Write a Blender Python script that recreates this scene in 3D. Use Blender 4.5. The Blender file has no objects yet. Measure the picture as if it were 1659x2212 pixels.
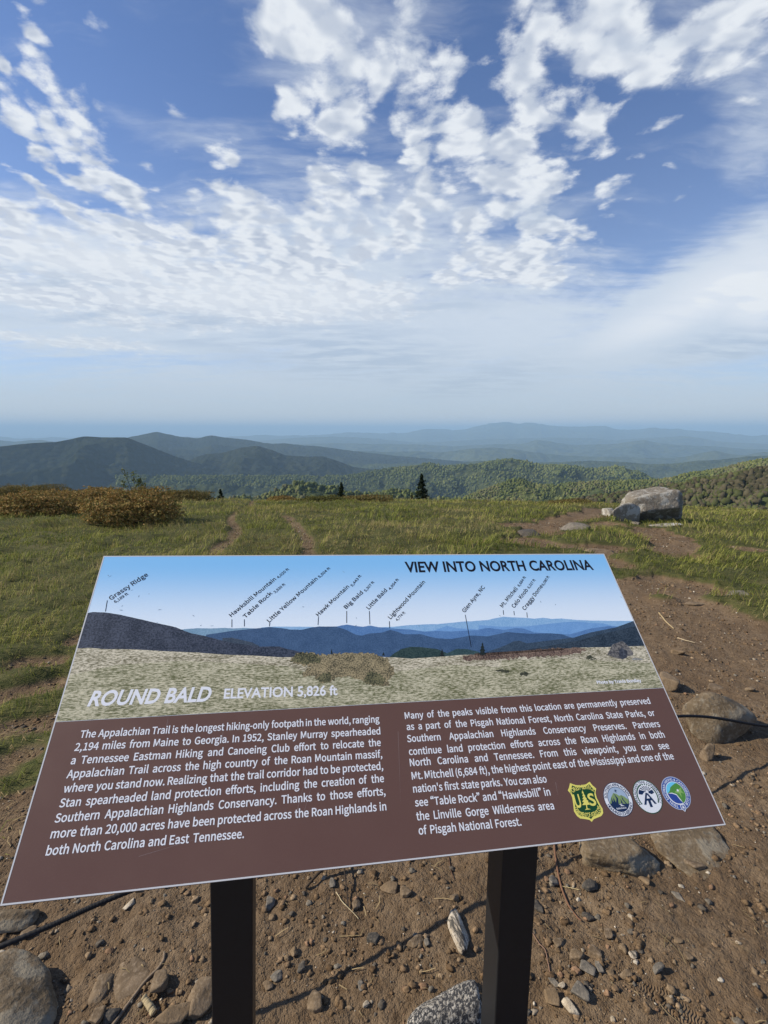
import bpy, bmesh, math, random, os
import numpy as np
from mathutils import Vector, Matrix

# ------------------------------------------------------------------ scene, camera, light
SC = bpy.context.scene
COL = SC.collection
PITCH = math.radians(9.2138)
CAM = np.array([0.0, 0.0, 1.5])
CX, CY, FPX = 829.5, 1106.0, 1085.0          # measuring frame of the photograph (1659 x 2212)

cam_d = bpy.data.cameras.new('camera')
cam_d.sensor_fit = 'VERTICAL'
cam_d.sensor_height = 24.0
cam_d.lens = 24.0 * FPX / 2212.0
cam_d.clip_start = 0.05
cam_d.clip_end = 400000.0
cam = bpy.data.objects.new('camera', cam_d)
cam.location = CAM
cam.rotation_euler = (math.pi / 2 - PITCH, 0, 0)
COL.objects.link(cam)
SC.camera = cam

SUN_EL, SUN_AZ = math.radians(36), math.radians(0)       # the sun stands to the left
SUN = np.array([-math.cos(SUN_AZ) * math.cos(SUN_EL), math.sin(SUN_AZ) * math.cos(SUN_EL), math.sin(SUN_EL)])
sl = bpy.data.lights.new('sun', 'SUN')
sl.energy = 4.9
sl.angle = math.radians(0.5)
sl.color = (1.0, 0.90, 0.74)
so = bpy.data.objects.new('sun', sl)
so.rotation_euler = Vector(SUN).to_track_quat('Z', 'Y').to_euler()
so.location = (0, 0, 50)
COL.objects.link(so)

SC.view_settings.view_transform = 'Standard'
SC.view_settings.look = 'None'
SC.view_settings.exposure = 0.28
SC.view_settings.gamma = 1.0
SC.cycles.use_denoising = True
SC.cycles.max_bounces = 6
SC.cycles.diffuse_bounces = 3
SC.cycles.transmission_bounces = 3
SC.cycles.volume_bounces = 0
SC.cycles.transparent_max_bounces = 8

PR = np.array([[1, 0, 0], [0, math.sin(PITCH), math.cos(PITCH)], [0, math.cos(PITCH), -math.sin(PITCH)]])


def ray(x, y):
    return PR @ np.array([x - CX, CY - y, FPX])


# ------------------------------------------------------------------ node helpers
class NT:
    def __init__(self, tree):
        self.t = tree
        self.n = tree.nodes
        self.l = tree.links

    def new(self, typ, **kw):
        nd = self.n.new(typ)
        for k, v in kw.items():
            setattr(nd, k, v)
        return nd

    def put(self, sock, v):
        if isinstance(v, bpy.types.NodeSocket):
            self.l.new(v, sock)
        elif v is not None:
            sock.default_value = v

    def math(self, op, a, b=None, c=None, clamp=False):
        nd = self.new('ShaderNodeMath', operation=op, use_clamp=clamp)
        self.put(nd.inputs[0], a)
        if b is not None:
            self.put(nd.inputs[1], b)
        if c is not None:
            self.put(nd.inputs[2], c)
        return nd.outputs[0]

    def vmath(self, op, a, b=None, out=0):
        nd = self.new('ShaderNodeVectorMath', operation=op)
        self.put(nd.inputs[0], a)
        if b is not None:
            self.put(nd.inputs['Scale'] if op == 'SCALE' else nd.inputs[1], b)
        return nd.outputs['Value'] if op in ('LENGTH', 'DOT_PRODUCT') else nd.outputs[out]

    def noise(self, vec, scale=5.0, detail=4.0, rough=0.55, dist=0.0, out=0, dim='3D'):
        nd = self.new('ShaderNodeTexNoise', noise_dimensions=dim)
        if vec is not None:
            self.put(nd.inputs['Vector'], vec)
        nd.inputs['Scale'].default_value = scale
        nd.inputs['Detail'].default_value = detail
        nd.inputs['Roughness'].default_value = rough
        nd.inputs['Distortion'].default_value = dist
        return nd.outputs[out]

    def vor(self, vec, scale=5.0, feature='F1', out=0):
        nd = self.new('ShaderNodeTexVoronoi', feature=feature)
        self.put(nd.inputs['Vector'], vec)
        nd.inputs['Scale'].default_value = scale
        return nd.outputs[out]

    def ramp(self, v, a, b, lo=0.0, hi=1.0, smooth=True):
        nd = self.new('ShaderNodeMapRange', interpolation_type='SMOOTHSTEP' if smooth else 'LINEAR')
        self.put(nd.inputs[0], v)
        self.put(nd.inputs[1], a)
        self.put(nd.inputs[2], b)
        self.put(nd.inputs[3], lo)
        self.put(nd.inputs[4], hi)
        return nd.outputs[0]

    def mix(self, f, a, b, blend='MIX'):
        nd = self.new('ShaderNodeMix', data_type='RGBA', blend_type=blend)
        self.put(nd.inputs[0], f)
        self.put(nd.inputs[6], a if isinstance(a, bpy.types.NodeSocket) else (*a[:3], 1))
        self.put(nd.inputs[7], b if isinstance(b, bpy.types.NodeSocket) else (*b[:3], 1))
        return nd.outputs[2]

    def mapping(self, vec, loc=(0, 0, 0), rot=(0, 0, 0), scale=(1, 1, 1), typ='POINT'):
        nd = self.new('ShaderNodeMapping', vector_type=typ)
        self.put(nd.inputs[0], vec)
        nd.inputs['Location'].default_value = loc
        nd.inputs['Rotation'].default_value = rot
        nd.inputs['Scale'].default_value = scale
        return nd.outputs[0]


def srgb(r, g, b):
    f = lambda c: ((c / 255.0 + 0.055) / 1.055) ** 2.4 if c > 10 else c / 255.0 / 12.92
    return (f(r), f(g), f(b))


# ------------------------------------------------------------------ world: sky and clouds
def build_world():
    w = bpy.data.worlds.new('World')
    SC.world = w
    w.use_nodes = True
    t = NT(w.node_tree)
    bg = w.node_tree.nodes['Background']
    sky = t.new('ShaderNodeTexSky', sky_type='NISHITA')
    sky.sun_disc = False
    sky.sun_elevation = SUN_EL
    sky.sun_rotation = math.radians(-90) + SUN_AZ
    sky.altitude = 1700.0
    sky.air_density = 1.0
    sky.dust_density = 0.6
    sky.ozone_density = 3.0
    skyc = t.mix(1.0, sky.outputs[0], SKY_TINT, 'MULTIPLY')
    tc = t.new('ShaderNodeTexCoord')
    d = tc.outputs['Generated']
    sep = t.new('ShaderNodeSeparateXYZ')
    t.put(sep.inputs[0], d)
    X, Y, Z = sep.outputs
    K = 0.10
    zz = t.math('ADD', t.math('MAXIMUM', Z, 0.0), K)
    comb = t.new('ShaderNodeCombineXYZ')
    t.put(comb.inputs[0], t.math('DIVIDE', X, zz))
    t.put(comb.inputs[1], t.math('DIVIDE', Y, zz))
    uv = comb.outputs[0]

    def im2uv(x, y):
        r = ray(x, y)
        r = r / np.linalg.norm(r)
        return np.array([r[0], r[1]]) / (max(r[2], 0) + K)

    # gentle warp so that no patch of cloud has a clean outline
    wn = t.noise(uv, 1.6, 3.0, 0.55, out=1)
    warp = t.vmath('SCALE', t.vmath('SUBTRACT', wn, (0.5, 0.5, 0.5)), 0.26)
    warp2 = t.vmath('SCALE', t.vmath('SUBTRACT', t.noise(uv, 7.0, 3.0, 0.6, out=1), (0.5, 0.5, 0.5)), 0.035)
    uvw = t.vmath('ADD', t.vmath('ADD', uv, warp), warp2)

    def cover(blobs, src):
        acc = None
        for bi, (bx, by, rx, ry, ang, wt) in enumerate(blobs):
            if bi and bi % 12 == 0:      # hands the running sum on, so that few values are held at once
                src = t.vmath('ADD', src, t.vmath('SCALE', (1e-6, 1e-6, 0.0), acc))
            a = math.radians(ang)
            c = im2uv(bx, by)
            e1 = (im2uv(bx + rx * .5 * math.cos(a), by + rx * .5 * math.sin(a)) - im2uv(bx - rx * .5 * math.cos(a), by - rx * .5 * math.sin(a)))
            e2 = (im2uv(bx - ry * .5 * math.sin(a), by + ry * .5 * math.cos(a)) - im2uv(bx + ry * .5 * math.sin(a), by - ry * .5 * math.cos(a)))
            M = np.stack([e1, e2], 1)
            U, S, _ = np.linalg.svd(M)
            th = math.atan2(U[1, 0], U[0, 0])
            q = t.mapping(src, (c[0], c[1], 0), (0, 0, th), (S[0], S[1], 1), 'TEXTURE')
            ln = t.vmath('LENGTH', q)
            v = t.ramp(ln, 0.25, 1.70, wt + .10, 0.0)
            acc = v if acc is None else t.math('MAXIMUM', acc, v)
        return acc

    cov = cover(CLOUDS, uvw)
    soft = cover(SOFT_CLOUDS, t.vmath('ADD', uv, t.vmath('SCALE', warp, 0.6)))
    # billowy detail: big lumps, puffs and frayed edges
    uvd = t.vmath('ADD', uv, t.vmath('SCALE', warp, 0.35))
    nA = t.noise(uvd, 3.4, 3.0, 0.5)
    puff = t.new('ShaderNodeTexVoronoi', feature='SMOOTH_F1')
    t.put(puff.inputs['Vector'], uvw)
    puff.inputs['Scale'].default_value = 10.0
    puff.inputs['Detail'].default_value = 1.0
    puff.inputs['Smoothness'].default_value = 0.6
    puffd = puff.outputs[0]
    nB = t.noise(uvd, 7.0, 9.0, 0.66)
    nC = t.noise(uvw, 27.0, 6.0, 0.62)
    nBs = t.noise(t.vmath('ADD', uvd, (-0.035, 0.012, 0.0)), 8.5, 2.0, 0.5)
    nBc = t.noise(uvd, 8.5, 2.0, 0.5)
    nn = t.math('ADD', t.math('MULTIPLY', t.math('SUBTRACT', nA, 0.5), 0.95), t.math('ADD', t.math('MULTIPLY', t.math('ADD', t.math('SUBTRACT', nB, 0.5), t.math('MULTIPLY', t.math('SUBTRACT', nC, 0.5), 0.34)), 1.75), t.math('MULTIPLY', t.math('SUBTRACT', 0.42, puffd), t.ramp(Z, .16, .40, .25, 1.05))))
    raw = t.math('ADD', cov, nn)
    dens = t.ramp(raw, 0.12, 0.74)
    sn = t.noise(t.mapping(uvw, rot=(0, 0, 0.35), scale=(0.7, 2.0, 1)), 3.0, 8.0, 0.62)
    sdens = t.math('MULTIPLY', t.ramp(t.math('ADD', soft, t.math('MULTIPLY', t.math('SUBTRACT', sn, 0.5), 1.5)), 0.05, 0.95), 0.92)
    total = t.math('SUBTRACT', 1.0, t.math('MULTIPLY', t.math('SUBTRACT', 1.0, dens), t.math('SUBTRACT', 1.0, sdens)))
    # lit sides towards the sun, greyer thick middles
    lit = t.math('MAXIMUM', t.ramp(t.math('SUBTRACT', nBc, nBs), -0.12, 0.08), t.ramp(Z, .14, .36, .62, .0))
    thick = t.ramp(raw, 0.75, 1.45)
    sh = t.math('ADD', t.math('MULTIPLY', t.math('SUBTRACT', 1.0, lit), 0.55), t.math('MULTIPLY', thick, 0.34), clamp=True)
    cc = t.mix(sh, CLOUD_LIT, CLOUD_SHADE)
    cc = t.mix(t.math('MULTIPLY', t.math('SUBTRACT', 1.0, dens), sdens), cc, CLOUD_SOFT)
    smudge = t.math('MULTIPLY', cover(GREY_CLOUDS, uvd), t.ramp(sn, .36, .62))
    cc = t.mix(smudge, cc, CLOUD_GREY)
    total = t.math('MAXIMUM', total, t.math('MULTIPLY', smudge, .9))
    bank = t.math('MULTIPLY', cover(BANK, uvd), t.ramp(sn, .20, .55, .55, 1.0))
    cc = t.mix(bank, cc, CLOUD_LIT)
    total = t.math('MAXIMUM', total, bank)
    # pale band of moisture over the horizon
    hz = t.ramp(Z, -0.02, 0.20, 0.85, 0.0)
    hz2 = t.ramp(Z, 0.0, 0.55, 0.30, 0.0)
    s2 = t.mix(hz2, skyc, HORIZON_SKY)
    s3 = t.mix(t.math('MULTIPLY', total, 0.97), s2, cc)
    s4 = t.mix(hz, s3, HORIZON_SKY)
    s5 = t.mix(t.ramp(Z, -0.02, 0.075, 0.9, 0.0), s4, LOW_SKY)
    t.put(bg.inputs[0], s5)
    bg.inputs[1].default_value = SKY_STRENGTH


SKY_STRENGTH = 0.126
SKY_TINT = (0.84, 0.87, 1.0)
CLOUD_LIT = (5.5, 5.75, 6.05)
CLOUD_SHADE = (2.3, 2.8, 3.8)
CLOUD_SOFT = (4.4, 4.9, 5.5)
HORIZON_SKY = (3.6, 4.05, 4.45)
LOW_SKY = (5.6, 5.3, 5.0)
# centre x, y, half length, half width (photo measure), tilt in degrees, weight
CLOUDS = [
    (75, 70, 85, 20, 42, .85), (40, 30, 60, 14, 40, .7),
    (120, 190, 105, 34, 52, .9), (215, 325, 120, 44, 52, .95), (285, 430, 75, 40, 55, .95),
    (40, 250, 120, 30, 48, .85), (10, 140, 60, 18, 55, .7), (95, 320, 80, 20, 40, .65),
    (60, 395, 110, 17, 30, .72), (160, 385, 130, 18, 32, .72), (40, 470, 110, 24, 20, .8), (200, 480, 130, 22, 28, .75),
    (150, 560, 230, 60, 14, .85), (330, 520, 150, 60, 22, .85), (420, 610, 240, 70, 8, .8), (560, 500, 120, 70, 30, .9),
    (90, 640, 200, 34, 8, .75), (640, 590, 150, 60, 10, .8), (300, 690, 260, 26, 5, .6), (60, 730, 120, 14, 10, .65), (170, 740, 200, 16, 4, .6),
    (500, 330, 34, 90, 12, .78), (495, 395, 30, 35, 0, .7), (370, 235, 50, 22, 35, .5), (355, 395, 18, 16, 0, .5), (425, 430, 25, 22, 50, .6), (255, 250, 20, 12, 35, .45),
    (600, 50, 80, 90, 20, .85), (690, 60, 110, 100, 10, .95), (640, 180, 60, 60, 30, .75), (725, 210, 60, 110, -25, 1.0), (765, 330, 42, 90, -20, .95), (620, 270, 30, 40, 10, .5), (800, 420, 34, 70, -10, .75),
    (880, 70, 70, 120, 0, .98), (925, 200, 62, 130, -10, .95), (985, 270, 50, 80, -35, .85), (875, 290, 30, 70, 10, .7), (810, 130, 60, 90, 10, .8),
    (1080, 40, 50, 70, 0, .75), (1120, 170, 62, 130, 3, 1.0), (1095, 300, 42, 60, 0, .85),
    (1120, 400, 90, 90, 0, 1.1), (1150, 480, 110, 50, 15, .9), (940, 410, 62, 60, 20, .9), (880, 490, 55, 60, 40, .85), (1090, 560, 120, 62, 5, 1.0), (1170, 590, 60, 40, 0, .9), (960, 600, 62, 28, 10, .7), (1010, 490, 60, 50, 0, .85), (1260, 505, 50, 20, 20, .7),
    (1300, 80, 160, 100, 5, 1.05), (1400, 140, 110, 80, 10, 1.0), (1230, 230, 60, 60, 0, .85), (1260, 320, 90, 36, 8, .8), (1560, 60, 150, 90, -20, .95), (1540, 150, 90, 45, -20, .75),
    (1310, 440, 46, 40, -20, .68), (1375, 348, 34, 14, -8, .55), (1250, 380, 36, 13, 8, .6), (1535, 352, 36, 11, -8, .55), (1420, 285, 70, 20, -15, .5), (1275, 600, 18, 10, -20, .5), (1620, 240, 30, 16, 10, .5), (1610, 525, 20, 8, -15, .4), (1435, 375, 18, 9, 0, .45),
    (740, 290, 72, 105, -25, .95), (790, 400, 52, 85, -15, .9), (600, 200, 50, 75, 20, .75), (900, 330, 50, 85, 0, .85), (1000, 300, 62, 72, -30, .8), (1110, 310, 62, 110, 0, .95), (1110, 420, 105, 85, 0, 1.1), (1240, 250, 85, 72, 0, .85), (150, 300, 120, 30, 50, .8), (250, 400, 110, 40, 54, .9),
    (700, 130, 110, 120, 20, .8), (900, 180, 60, 170, -6, .75), (1120, 240, 66, 180, 0, .8), (1130, 520, 120, 110, 0, .8),
    (120, 560, 240, 70, 10, .8), (400, 570, 240, 80, 14, .85), (640, 560, 200, 90, 20, .95), (760, 520, 90, 80, 0, .8), (200, 640, 320, 50, 6, .9), (520, 650, 300, 60, 4, .9), (760, 640, 170, 60, 10, .8),
    (690, 420, 70, 60, 20, .85), (600, 440, 60, 40, 30, .6), (1010, 560, 60, 60, 0, .7),
]
CLOUD_GREY = (2.9, 3.55, 4.5)
BANK = [(1580, 625, 180, 52, -20, 1.0), (1640, 640, 90, 80, -10, 1.0), (1440, 690, 200, 34, -22, .85), (600, 640, 260, 40, 2, .5), (200, 560, 200, 40, 8, .5)]
GREY_CLOUDS = [(1600, 745, 180, 34, -12, .85), (760, 780, 240, 60, 4, .75), (1020, 830, 160, 34, -8, .75), (80, 600, 200, 26, 6, .6), (330, 690, 300, 20, 3, .6), (560, 740, 260, 16, 2, .6), (900, 660, 160, 24, -4, .5), (1390, 60, 120, 50, 0, .45), (1180, 470, 80, 26, 0, .4)]
SOFT_CLOUDS = [
    (430, 690, 640, 110, 2, 1.0), (900, 740, 420, 95, -4, 1.0), (760, 600, 300, 150, 0, .75), (250, 600, 400, 90, 8, .8),
    (1500, 680, 290, 80, -22, 1.6), (1640, 620, 130, 80, -24, 1.6), (1560, 740, 260, 50, -12, 1.0), (1300, 760, 340, 60, -8, .95), (1640, 200, 110, 260, 10, .35),
    (820, 830, 900, 50, 0, .75), (1450, 60, 260, 110, 0, .40), (740, 80, 220, 130, 0, .30),
]
build_world()
SC.world.cycles.sampling_method = 'NONE'


# ------------------------------------------------------------------ numpy noise
def _hash(ix, iy, iz, seed):
    h = (ix.astype(np.int64) * 374761393 + iy.astype(np.int64) * 668265263 + iz.astype(np.int64) * 2147483647 + seed * 974711) & 0xffffffff
    h = ((h ^ (h >> 13)) * 1274126177) & 0xffffffff
    h = ((h ^ (h >> 16)) * 2246822519) & 0xffffffff
    return ((h ^ (h >> 15)) & 0xffffff) / float(0xffffff)


def vnoise(x, y, z=None, seed=0):
    x = np.asarray(x, float)
    y = np.asarray(y, float)
    z = np.zeros_like(x) if z is None else np.asarray(z, float)
    ix, iy, iz = np.floor(x), np.floor(y), np.floor(z)
    fx, fy, fz = x - ix, y - iy, z - iz
    sx, sy, sz = [f * f * f * (f * (f * 6 - 15) + 10) for f in (fx, fy, fz)]
    flat = not np.any(fz) and not np.any(iz)
    r = 0
    for dz in ((0,) if flat else (0, 1)):
        wz = 1 if flat else (sz if dz else 1 - sz)
        for dy in (0, 1):
            wy = sy if dy else 1 - sy
            for dx in (0, 1):
                wx = sx if dx else 1 - sx
                r = r + wx * wy * wz * _hash(ix + dx, iy + dy, iz + dz, seed)
    return r


def fbm(x, y, z=None, octv=4, gain=0.5, seed=0):
    a, s, tot = 1.0, 0.0, 0.0
    f = 1.0
    for o in range(octv):
        s = s + a * (vnoise(x * f, y * f, None if z is None else z * f, seed + o * 17) - 0.5)
        tot += a
        a *= gain
        f *= 2.03
    return s / tot


def sstep(v, a, b):
    q = np.clip((v - a) / (b - a), 0, 1)
    return q * q * (3 - 2 * q)


# ------------------------------------------------------------------ object helpers
def tag(o, label=None, cat=None, group=None, kind=None):
    if label:
        o['label'] = label
    if cat:
        o['category'] = cat
    if group:
        o['group'] = group
    if kind:
        o['kind'] = kind
    return o


def link(o, parent=None):
    COL.objects.link(o)
    if parent is not None:
        o.parent = parent
    return o


def empty(name, loc):
    o = bpy.data.objects.new(name, None)
    o.empty_display_size = 0.1
    o.location = loc
    return link(o)


def np_mesh(name, V, F, mats, parent=None, smooth=True, col=None, fm=None, attrs=None):
    """V (n,3); F list of arrays each (m,k) with one k per array."""
    V = np.asarray(V, np.float32)
    if not isinstance(F, (list, tuple)):
        F = [F]
    F = [np.asarray(f, np.int32) for f in F if len(f)]
    me = bpy.data.meshes.new(name)
    me.vertices.add(len(V))
    me.vertices.foreach_set('co', V.ravel())
    nl = sum(f.size for f in F)
    me.loops.add(nl)
    me.loops.foreach_set('vertex_index', np.concatenate([f.ravel() for f in F]))
    tot = np.concatenate([np.full(len(f), f.shape[1], np.int32) for f in F])
    st = np.concatenate([[0], np.cumsum(tot)[:-1]]).astype(np.int32)
    me.polygons.add(len(tot))
    me.polygons.foreach_set('loop_start', st)
    if smooth:
        me.polygons.foreach_set('use_smooth', np.ones(len(tot), bool))
    for m in (mats if isinstance(mats, (list, tuple)) else [mats]):
        me.materials.append(m)
    if fm is not None:
        me.polygons.foreach_set('material_index', np.asarray(fm, np.int32))
    if col is not None:
        c = np.ones((len(V), 4), np.float32)
        c[:, :3] = col
        at = me.attributes.new('tone', 'FLOAT_COLOR', 'POINT')
        at.data.foreach_set('color', c.ravel())
    for k, v in (attrs or {}).items():
        at = me.attributes.new(k, 'FLOAT', 'POINT')
        at.data.foreach_set('value', np.asarray(v, np.float32))
    me.update(calc_edges=True)
    o = bpy.data.objects.new(name, me)
    return link(o, parent)


def grid_faces(nr, nc):
    i = np.arange(nr - 1)[:, None] * nc + np.arange(nc - 1)[None, :]
    return np.stack([i, i + 1, i + nc + 1, i + nc], -1).reshape(-1, 4)


def mat_new(name, rough=0.9, spec=0.2):
    m = bpy.data.materials.new(name)
    m.use_nodes = True
    t = NT(m.node_tree)
    b = m.node_tree.nodes['Principled BSDF']
    b.inputs['Roughness'].default_value = rough
    b.inputs['Specular IOR Level'].default_value = spec
    return m, t, b


def bump(t, b, h, strength=0.5, dist=0.01):
    nd = t.new('ShaderNodeBump')
    nd.inputs['Strength'].default_value = strength
    nd.inputs['Distance'].default_value = dist
    t.put(nd.inputs['Height'], h)
    t.put(b.inputs['Normal'], nd.outputs[0])


def plain(name, c, rough=0.6, spec=0.3, var=0.12, scale=40.0):
    m, t, b = mat_new(name, rough, spec)
    tc = t.new('ShaderNodeTexCoord')
    n = t.noise(tc.outputs['Object'], scale, 4, 0.6)
    c0 = tuple(v * (1 - var) for v in c)
    c1 = tuple(min(1, v * (1 + var)) for v in c)
    t.put(b.inputs['Base Color'], t.mix(n, c0, c1))
    return m


# ------------------------------------------------------------------ the bald: terrain shape
def h_base(x, y):
    x = np.asarray(x, float)
    y = np.asarray(y, float)
    yy = np.maximum(y, 0)
    y1 = 46.0
    q = np.where(yy < y1, 0.00336 * yy ** 2, 0.00336 * y1 ** 2 + 2 * 0.00336 * y1 * (yy - y1))
    xr = np.maximum(x, 0)
    q = q + np.where(xr < 40, 0.0018 * xr ** 2, 0.0018 * 1600 + 0.144 * (xr - 40))
    xl = np.maximum(-x - 8, 0)
    q = q + 0.0012 * np.minimum(xl, 60) ** 2
    return -q


def place(x, y):
    """photo measure -> point on the bald's surface"""
    r = ray(x, y)
    t0, t1 = 0.2 / FPX, None
    t = 0.2 / FPX
    prev = t
    while t < 90 / FPX:
        p = CAM + r * t
        if p[2] < h_base(p[0], p[1]):
            break
        prev = t
        t *= 1.03
    a, b = prev, t
    for _ in range(40):
        m = (a + b) / 2
        p = CAM + r * m
        if p[2] < h_base(p[0], p[1]):
            b = m
        else:
            a = m
    return CAM + r * b


def depth(p):
    d = p - CAM
    return d[1] * math.cos(PITCH) - d[2] * math.sin(PITCH)


DIRT_EDGE = np.array([(-9, 1.0), (-3, 1.1), (-1.7, 1.35), (-1.25, 1.75), (-.8, 2.1), (0, 2.6), (.8, 3.2), (1.3, 4.5), (2.0, 5.1),
                      (2.7, 5.3), (3.1, 4.8), (3.25, 4.1), (3.55, 3.75), (4.5, 3.5), (9, 3.3)])
# worn ground: polylines in photo measure with half width in metres and strength
WORN = [
    ([(560, 1082), (540, 1092), (515, 1105), (497, 1125), (510, 1140), (500, 1165), (480, 1180), (455, 1205)], .105, .66),
    ([(618, 1118), (632, 1130), (650, 1150), (662, 1170), (668, 1192), (672, 1215)], .11, .66),
    ([(1310, 1102), (1270, 1112), (1210, 1125), (1155, 1138)], .55, 1.0),
    ([(1320, 1130), (1250, 1140), (1160, 1150)], .40, .95),
    ([(1395, 1142), (1420, 1152), (1450, 1172), (1460, 1190)], .34, 1.0),
    ([(1130, 1168), (1200, 1180), (1270, 1184), (1330, 1188)], .36, .95),
    ([(1300, 1205), (1330, 1222)], .2, .8),
    ([(1480, 1117), (1530, 1120)], .25, .7),
    ([(1590, 1184), (1620, 1188)], .2, .9),
    ([(60, 1432), (130, 1420)], .12, .75), ([(0, 1500), (60, 1485), (120, 1470)], .12, .9),
    ([(20, 1570), (110, 1555)], .1, .7), ([(0, 1660), (40, 1640)], .1, .7), ([(0, 1850), (40, 1800), (60, 1740)], .16, .8),
    ([(150, 1385), (170, 1372)], .07, .7),
    ([(1340, 1262), (1420, 1258), (1500, 1275)], .35, .9),
]
WORN_W = [([place(*q)[:2] for q in pl], r, s) for pl, r, s in WORN]
TUFTS_IN_DIRT = [(1430, 1292, .12), (1545, 1300, .15), (1640, 1325, .25), (1220, 1168, .25), (1350, 1130, .35), (1290, 1168, .3), (1190, 1195, .3)]
TUFTS_W = [(place(x, y)[:2], r) for x, y, r in TUFTS_IN_DIRT]


def soil(x, y):
    wob = fbm(x * 2.2, y * 2.2, octv=4, seed=3) * 1.1
    wob2 = fbm(x * 9, y * 9, octv=3, seed=5) * 0.5
    yb = np.interp(x, DIRT_EDGE[:, 0], DIRT_EDGE[:, 1])
    s = sstep(yb - y + wob * 0.7 + wob2 * 0.35, -0.12, 0.16)
    for pl, r, st in WORN_W:
        dm = np.full(np.shape(x), 1e9)
        for (ax, ay), (bx, by) in zip(pl[:-1], pl[1:]):
            vx, vy = bx - ax, by - ay
            L = vx * vx + vy * vy + 1e-9
            tt = np.clip(((x - ax) * vx + (y - ay) * vy) / L, 0, 1)
            dm = np.minimum(dm, np.hypot(x - ax - tt * vx, y - ay - tt * vy))
        s = np.maximum(s, st * sstep(r * (1 + wob * 1.1 + wob2 * 1.2) - dm, -0.07, 0.07) * np.clip(1.0 + .9 * wob2, .35, 1))
    for c, r in TUFTS_W:
        s = s * (1 - .9 * sstep(r * (1 + wob2) - np.hypot(x - c[0], (y - c[1]) * .8), -.06, .12))
    return s


def h_full(x, y, s=None):
    if s is None:
        s = soil(x, y)
    far = sstep(np.hypot(x, y), 3.0, 8.0)
    lump = fbm(x * 0.9, y * 0.9, octv=3, seed=21) * (0.05 + 0.13 * far)
    grassy = (fbm(x * 3.1, y * 3.1, octv=3, seed=31) * 0.09 + 0.02) * (1 - s)
    dirt = s * (fbm(x * 5, y * 5, octv=3, seed=41) * 0.035 + fbm(x * 26, y * 26, octv=4, gain=.6, seed=43) * 0.016)
    near = sstep(y, 3.2, 1.8)
    return h_base(x, y) + lump * (1 - .6 * near) + grassy + dirt - 0.035 * s * (1 - near)


def ground_z(x, y):
    return float(h_full(np.array([x]), np.array([y]))[0])


def ground_material():
    m, t, b = mat_new('bald_soil_and_thatch', 0.95, 0.12)
    tc = t.new('ShaderNodeTexCoord')
    P = tc.outputs['Object']
    at = t.new('ShaderNodeAttribute')
    at.attribute_name = 'soil'
    s = at.outputs['Fac']
    n1 = t.noise(P, 2.2, 5, 0.6)
    n2 = t.noise(P, 30, 6, 0.65)
    n3 = t.noise(P, 140, 4, 0.6)
    n4 = t.noise(P, 9.0, 5, 0.7)
    d1 = t.mix(t.ramp(n1, .3, .7), (.132, .090, .054), (.195, .142, .090))
    d1 = t.mix(t.ramp(n4, .5, .75, 0, .6), d1, (.23, .165, .105))
    d2 = t.mix(t.ramp(n2, .38, .72), d1, (.110, .073, .042))
    d3 = t.mix(t.ramp(n3, .60, .8, 0, .6), d2, (.30, .225, .145))
    g1 = t.mix(t.ramp(n2, .3, .7), (.045, .055, .018), (.10, .095, .035))
    g2 = t.mix(t.ramp(n1, .55, .75, 0, .5), g1, (.17, .14, .07))
    t.put(b.inputs['Base Color'], t.mix(t.ramp(s, .25, .75), g2, d3))
    v = t.vor(P, 70, out=0)
    v2 = t.vor(t.vmath('ADD', P, t.vmath('SCALE', t.noise(P, 60, 2, .5, out=1), .01)), 210, out=0)
    hgt = t.math('ADD', t.math('MULTIPLY', n2, 0.8), t.math('ADD', t.math('MULTIPLY', n3, .35), t.math('ADD', t.math('MULTIPLY', v, -.35), t.math('MULTIPLY', v2, -.22))))
    # boot print: wavy tread ridges pressed into the dirt
    pc = place(1452, 2170)
    q = t.mapping(P, (pc[0], pc[1], 0), (0, 0, math.radians(-38)), (0.085, 0.030, 1), 'TEXTURE')
    inside = t.ramp(t.vmath('LENGTH', t.vmath('MULTIPLY', q, (1, 1, 0))), .75, 1.05, 1.0, 0.0)
    sp = t.new('ShaderNodeSeparateXYZ')
    t.put(sp.inputs[0], P)
    a = math.radians(-38)
    al = t.math('ADD', t.math('MULTIPLY', sp.outputs[0], math.cos(a)), t.math('MULTIPLY', sp.outputs[1], math.sin(a)))
    ac = t.math('ADD', t.math('MULTIPLY', sp.outputs[0], -math.sin(a)), t.math('MULTIPLY', sp.outputs[1], math.cos(a)))
    wv = t.math('SINE', t.math('ADD', t.math('MULTIPLY', al, 2 * math.pi / 0.0075), t.math('MULTIPLY', t.math('SINE', t.math('MULTIPLY', ac, 2 * math.pi / .022)), 1.2)))
    hgt = t.math('ADD', t.math('MULTIPLY', hgt, t.math('SUBTRACT', 1.0, t.math('MULTIPLY', inside, .7))), t.math('MULTIPLY', t.math('MULTIPLY', wv, inside), 0.22))
    bump(t, b, hgt, 0.8, 0.014)
    return m


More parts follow.
